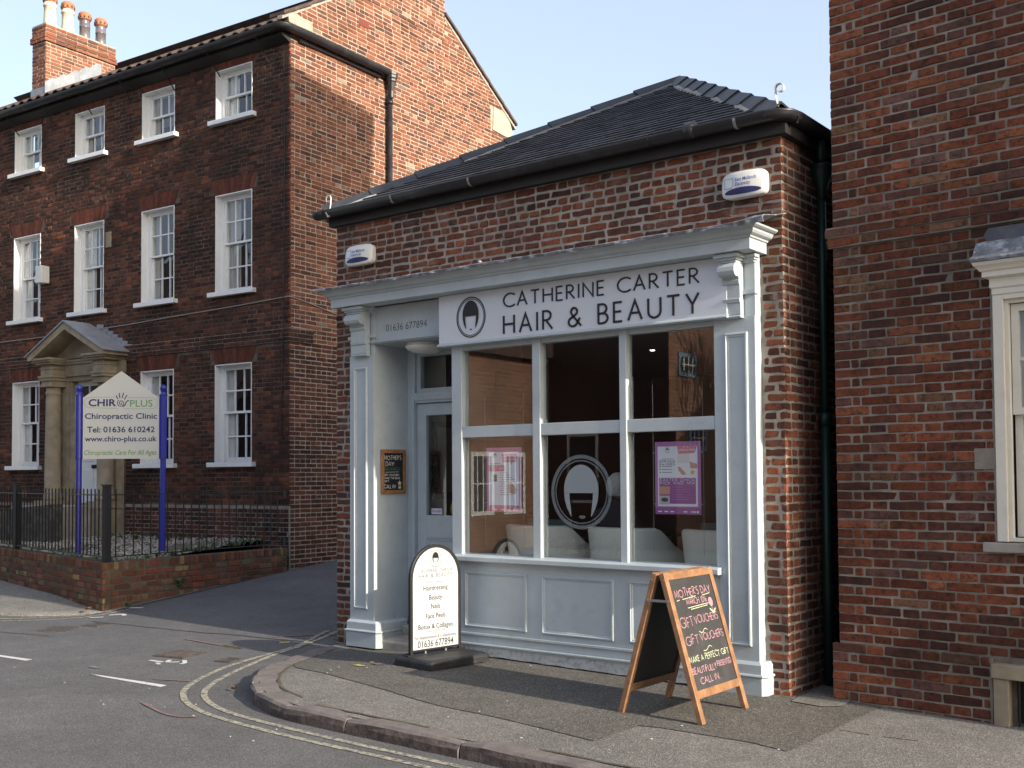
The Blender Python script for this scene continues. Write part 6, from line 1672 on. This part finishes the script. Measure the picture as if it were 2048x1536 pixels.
# weeds at wall feet
def weed(x, y, z, n, r, label):
    o = thing('weed', label, 'plant', (x, y, z)); mb = MB()
    for k in range(n):
        a = R.random() * 6.28; l = r * (.5 + R.random()); h = r * (.3 + R.random()); w = .008 + .008 * R.random()
        c, s = math.cos(a), math.sin(a)
        mb.add([(0, 0, 0), (l*.6*c - w*s, l*.6*s + w*c, h), (l*c, l*s, h*.7), (l*.6*c + w*s, l*.6*s - w*c, h)], [(0,1,2,3)])
    mb.build('leaves', M_leaf, o)
wp = WC + WS * 1.15 + NS * .01; weed(wp.x, wp.y, .17, 34, .10, 'leafy weed growing from a joint of the garden wall')
wp = WC + WS * .35 + NS * .02; weed(wp.x, wp.y, T(wp.x, wp.y), 20, .05, 'small weed at the lane foot of the garden wall corner')
# ================================================================== INSIDE THE SALON
mb = MB(); mb.box(-4.22, .02, .37, 5.9, .10, .19); mb.build('salon_floor', M_salonfloor, salon)
mb = MB(); mb.box(-4.22, .02, .37, 5.9, 2.86, 2.92); ceil = mb.build('salon_ceiling', M_salonceil, salon)
mb = MB(); mb.box(-4.215, -4.19, .56, 5.9, .19, 2.86); mb.box(-.005, .02, .37, 5.9, .19, 2.86); mb.box(-4.19, -.005, 5.5, 5.6, .19, 2.86); mb.box(-2.88, -2.80, .5, .9, .19, 2.86); mb.build('salon_lining', M_salonwall, salon)
M_dl = emit_mat('lit_downlight', (1.0, .86, .66), 6.0)
for x, y, lab in ((-2.09, 1.0, 'lit downlight in the salon ceiling at the top of the middle pane'), (-.94, 1.0, 'lit downlight in the salon ceiling at the top of the right pane'), (-2.37, 2.55, 'smaller-looking lit downlight deeper in the salon ceiling, seen low in the right pane')):
    d = thing('downlight', lab, 'light', (x, y, 2.858), 0, 'salon ceiling downlights')
    mb = MB(); mb.lathe([(.045, 0), (.045, -.006), (.030, -.007)], (0,0,0), 14); mb.build('rim', M_steel, d); mb = MB(); mb.lathe([(.026, -.007), (.02, -.010), (0, -.011)], (0,0,0), 12); mb.build('bulb', M_dl, d)
FZ = .19
def tub_chair(x, y, rz, label):
    o = thing('tub_chair', label, 'armchair', (x, y, FZ), rz, 'cream tub chairs in the shop window')
    mb = MB(); rows = []; n = 28
    for zf in (0, .12, .3, .55, .8, 1.0):
        row = []
        for k in range(n + 1):
            a = rad(150 + 240 * k / n); b = abs(k / n - .5) * 2
            top = .93 - .24 * sst(.42, .95, b); z = .08 + (top - .08) * zf
            fl = .86 + .14 * zf ** 1.5
            sx = .405 * fl; sy = .36 * fl
            c, s = math.cos(a), math.sin(a); pw = .72
            row.append((sx * math.copysign(abs(c) ** pw, c), sy * math.copysign(abs(s) ** pw, s), z))
        rows.append(row)
    mb.sweep(rows); sh = mb.build('back_shell', M_chair, o, smooth=True); m = sh.modifiers.new('thick', 'SOLIDIFY'); m.thickness = .07; m.offset = -1; b = sh.modifiers.new('bevel', 'BEVEL'); b.width = .018; b.segments = 2; b.limit_method = 'ANGLE'
    mb = MB(); mb.box(-.29, .29, -.24, .36, .20, .44); mb.build('seat', M_chair, o, bevel=.04)
    for sx in (-1, 1):
        for sy in (-.25, .28): mb = MB(); mb.tube([(sx*.26, sy, 0), (sx*.26, sy, .10)], .02, 8); mb.build('leg', M_blackwood, o)
    return o
tub_chair(-2.44, .86, 0, 'cream tub chair behind the left window pane, its back to the street')
tub_chair(-1.54, .86, 0, 'cream tub chair behind the middle pane with the white-haired sitter')
tub_chair(-.62, .86, 0, 'empty cream tub chair behind the right pane with a teal cushion')
cu_ = thing('cushion', 'dark teal cushion on the empty right-hand tub chair', 'cushion', (-.60, .74, FZ + .82), .05)
mb = MB(); rows = []
for j in range(9):
    v = -1 + j / 4; rows.append([(.26*(-1 + i/4), .05*(1-((-1+i/4)**2)**2)*(1-(v*v)**2), .16*v) for i in range(9)])
mb.sweep(rows); rows = [[(p[0], -p[1], p[2]) for p in r] for r in rows]; mb.sweep(rows); mb.build('cover', M_cush, cu_, smooth=True)
cu2 = thing('cushion', 'dark cushion on the left-hand tub chair', 'cushion', (-2.40, .76, FZ + .82), -.05)
mb = MB(); mb.sweep(rows); mb.sweep([[(p[0], -p[1], p[2]) for p in r] for r in rows]); mb.build('cover', M_cush, cu2, smooth=True)
# seated person, back to the window
ps_ = thing('person', 'white-haired person in a dark jumper seated with their back to the window', 'person', (-1.83, 1.0, FZ))
def skin_mesh(name, V, E, Rr, mat, parent, sub=2, root=0):
    me = bpy.data.meshes.new(name); me.from_pydata(V, E, []); me.materials.append(mat); o = link(name, me, parent)
    m = o.modifiers.new('skin', 'SKIN'); m.use_smooth_shade = True
    sv = me.skin_vertices[0].data if me.skin_vertices else None
    if sv is None:
        bm = bmesh.new(); bm.from_mesh(me); bm.verts.layers.skin.verify(); bm.to_mesh(me); bm.free(); sv = me.skin_vertices[0].data
    for i, r in enumerate(Rr): sv[i].radius = (r, r) if not isinstance(r, tuple) else r; sv[i].use_root = (i == root)
    s = o.modifiers.new('sub', 'SUBSURF'); s.levels = sub; s.render_levels = sub
    return o
V, E, Rr = [], [], []
def nv(p, r, par=None):
    V.append(p); Rr.append(r); i = len(V) - 1
    if par is not None: E.append((par, i))
    return i
pel = nv((0,.02,.50), (.16,.12)); wst = nv((0,.0,.70), (.15,.11), pel); chs = nv((0,-.02,.90), (.17,.12), wst); shd = nv((0,-.03,1.03), (.13,.09), chs); nck = nv((0,-.015,1.11), .055, shd); hd0 = nv((0,.01,1.17), .062, nck)
for s in (-1, 1):
    sh_ = nv((s*.17,-.03,1.02), .070, shd); el = nv((s*.25,.10,.78), .050, sh_); wr = nv((s*.10,.32,.70), .032, el); pm = nv((s*.06,.38,.69), (.040,.018), wr)
    for f in range(4):
        a = nv((s*(.035 + .018*f),.43 + .008*(1.5-abs(f-1.5)),.685), .0095, pm); nv((s*(.030 + .018*f),.455 + .01*(1.5-abs(f-1.5)),.665), .008, a)
    th = nv((s*.025,.40,.70), .010, pm)
    hp = nv((s*.09,.10,.48), .095, pel); kn = nv((s*.11,.46,.50), .062, hp); ak = nv((s*.11,.50,.09), .042, kn); nv((s*.12,.62,.045), .040, ak)
body = skin_mesh('body', V, E, Rr, M_navycloth, ps_, 2, 0)
# head with face, ears and short white hair
mb = MB(); rows = []
for j in range(15):
    th = math.pi * j / 14; row = []
    for k in range(24):
        a = 2*math.pi*k/24; x = math.sin(th)*math.cos(a)*.076; y = math.sin(th)*math.sin(a)*.096; z = math.cos(th)*.118
        if z < -.03: x *= 1 - .25*(-z-.03)/.09; y = y*(1 - .12*(-z-.03)/.09) + .012*(-z-.03)/.09
        if abs(a - math.pi/2) < .2 and -.03 < z < .02: y += .016
        row.append((x, y + .02, z + 1.27))
    rows.append(row)
mb.sweep(rows, closed=True); mb.build('head', M_skin, ps_, smooth=True)
for s in (-1, 1):
    mb = MB(); mb.lathe([(0,-.03),(.012,-.02),(.016,.0),(.012,.02),(0,.03)], (s*.078,.02,1.265), 8); mb.build('ear', M_skin, ps_, smooth=True)
    mb = MB(); mb.lathe([(0,-.009),(.008,0),(0,.009)], (s*.03,.108,1.285), 8); mb.build('eye', M_blk2, ps_, smooth=True)
mb = MB(); mb.box(-.022,.022,.106,.112,1.212,1.220); mb.build('mouth', M_rose, ps_)
mb = MB(); rows = []
for j in range(13):
    th = math.pi * .72 * j / 12; row = []
    for k in range(32):
        a = 2*math.pi*k/32; w = 1 + .05*math.sin(7*a + j) + .03*math.sin(13*a)
        lim = 1.0 if math.sin(a) < .35 else max(.55, 1 - (math.sin(a)-.35)*.9)
        t2 = th * lim; row.append((math.sin(t2)*math.cos(a)*.094*w, math.sin(t2)*math.sin(a)*.112*w + .012, math.cos(t2)*.126 + 1.272))
    rows.append(row)
mb.sweep(rows, closed=True); mb.build('hair', M_hair, ps_, smooth=True)
mb = MB(); mb.box(-.9, .9, -.25, .25, .70, .74); 
tb = thing('salon_table', 'dim low counter at the back of the salon', 'table', (-2.0, 3.6, FZ)); mb.build('top', M_blackwood, tb)
for sx in (-.85, .85):
    for sy in (-.2, .2): mb = MB(); mb.box(sx-.025, sx+.025, sy-.025, sy+.025, 0, .70); mb.build('leg', M_blackwood, tb)
# ================================================================== ACROSS THE STREET (seen in the glass)
TX_opp = wall_tex_mat('opposite_brick', (0.33,0.165,0.10), (0.24,0.11,0.072), (0.36,0.29,0.22), 1.3)
TX_opp2 = wall_tex_mat('opposite_dark_and_shaded_brick', (0.11,0.05,0.038), (0.075,0.038,0.03), (0.16,0.14,0.12), 1.2)  # dark house walls, and the shaded copy laid over street fronts
M_pblue = simple('pale_blue_paint', (0.22,0.32,0.42), .5)
def opp(name, label, x0, x1, y0, y1, h, mat, wins, side, roofm):
    o = thing(name, label, 'house', ((x0+x1)/2, (y0+y1)/2, 0)); cx, cy = (x0+x1)/2, (y0+y1)/2
    mb = MB(); mb.box(x0-cx, x1-cx, y0-cy, y1-cy, -.2, h); mb.build('wall', mat, o)
    mb = MB(); a, b, c, d = x0-cx-.2, x1-cx+.2, y0-cy-.25, y1-cy+.25; m = (c+d)/2; r = (d-c)*.32
    mb.add([(a,c,h),(b,c,h),(b,d,h),(a,d,h),(a,m,h+r),(b,m,h+r)], [(0,1,5,4),(2,3,4,5),(1,2,5),(3,0,4),(0,3,2,1)]); mb.build('roof', roofm, o)
    mb = MB(); mb.box(x0-cx+.0, x1-cx-.02, y1-cy+.001, y1-cy+.012, -.2, h); mb.build('shade_toned_front', TX_opp2, o)  # thin darker slab: shade of the street front put into its colour
    for (u, z, w, hh) in wins:
        f = MB(); f.box(u-w/2, u+w/2, y1-cy-.02, y1-cy+.03, z, z+hh); f.build('window', M_white, o); g2 = MB(); g2.box(u-w/2+.07, u+w/2-.07, y1-cy+.031, y1-cy+.034, z+.07, z+hh-.07); g2.build('pane', M_room, o)
    for (v, z, w, hh, mt) in side:
        X = x1 - cx
        f = MB(); f.box(X-.02, X+.03, v-w/2, v+w/2, z, z+hh); f.build('window', mt, o); g2 = MB(); g2.box(X+.031, X+.034, v-w/2+.09, v+w/2-.09, z+.09, z+hh-.09); g2.build('pane', M_room, o)
        b = MB()
        for k in range(1, 4): b.box(X+.035, X+.045, v-w/2+w*k/4-.015, v-w/2+w*k/4+.015, z+.09, z+hh-.09)
        b.box(X+.036, X+.046, v-w/2+.09, v+w/2-.09, z+hh/2-.015, z+hh/2+.015); b.build('glazing_bars', M_white, o)
    return o
opp('street_house', 'brick house across the street with shade coloured into its front, reflected in the shop glass', -10.8, -7.75, -21, -12.3, 8.5, TX_opp, [(-.6,1.0,.8,1.5)], [(3.6, 3.60, .75, .50, M_pblue),(3.45, 2.05, .75, .55, M_pblue)], M_pantile)
opp('street_house', 'low brick house wing with sunlit end wall and white sashes across the street', -22, -10.8, -20, -9.0, 4.1, TX_opp, [(1.2,1.0,1.0,1.6),(-2,1.0,1.0,1.6)], [(4.55, .75, .75, 1.3, M_white),(3.5, .75, .75, 1.3, M_white)], M_pantile)
opp('street_house', 'brick house across the street to the right, behind the camera', 6.5, 20, -22, -13, 7.5, TX_opp2, [(-3,1,1,1.6),(0,1,1,1.6),(3,1,1,1.6)], [], M_slate)
opp('street_house', 'brick house at the far left end of the street across the way', -42, -25, -24, -12, 7.0, TX_opp2, [(-3,1,1,1.6),(3,1,1,1.6)], [], M_pantile)
# bare tree standing before the sunlit end wall
tr = thing('bare_tree', 'leafless tree across the street, reflected in the right pane', 'tree', (-5.7, -13.6, -.1))
mb = MB(); tw = MB(); R = random.Random(3)
def limb(p, d, L, r, dep):
    q = p + d * L; b = mb if dep < 2 else tw
    b.tube([p, p.lerp(q, .5) + Vector((R.random()-.5, R.random()-.5, 0)) * L * .1, q], [r, r * .85, r * .68], 5, cap=False)
    if dep >= 6: return
    for k in range(2 if dep < 1 else 3):
        nd = (d + Vector((R.random()-.5, R.random()-.5, (R.random()-.3)*.8)) * 1.15).normalized(); limb(q, nd, L * (.66 + .16*R.random()), r * .62, dep + 1)
limb(Vector((0,0,0)), Vector((0,0,1)), 1.5, .13, 0)
mb.build('trunk', M_blackwood, tr); tw.build('crown', simple('twig_bark', (.07,.055,.04), .9), tr)
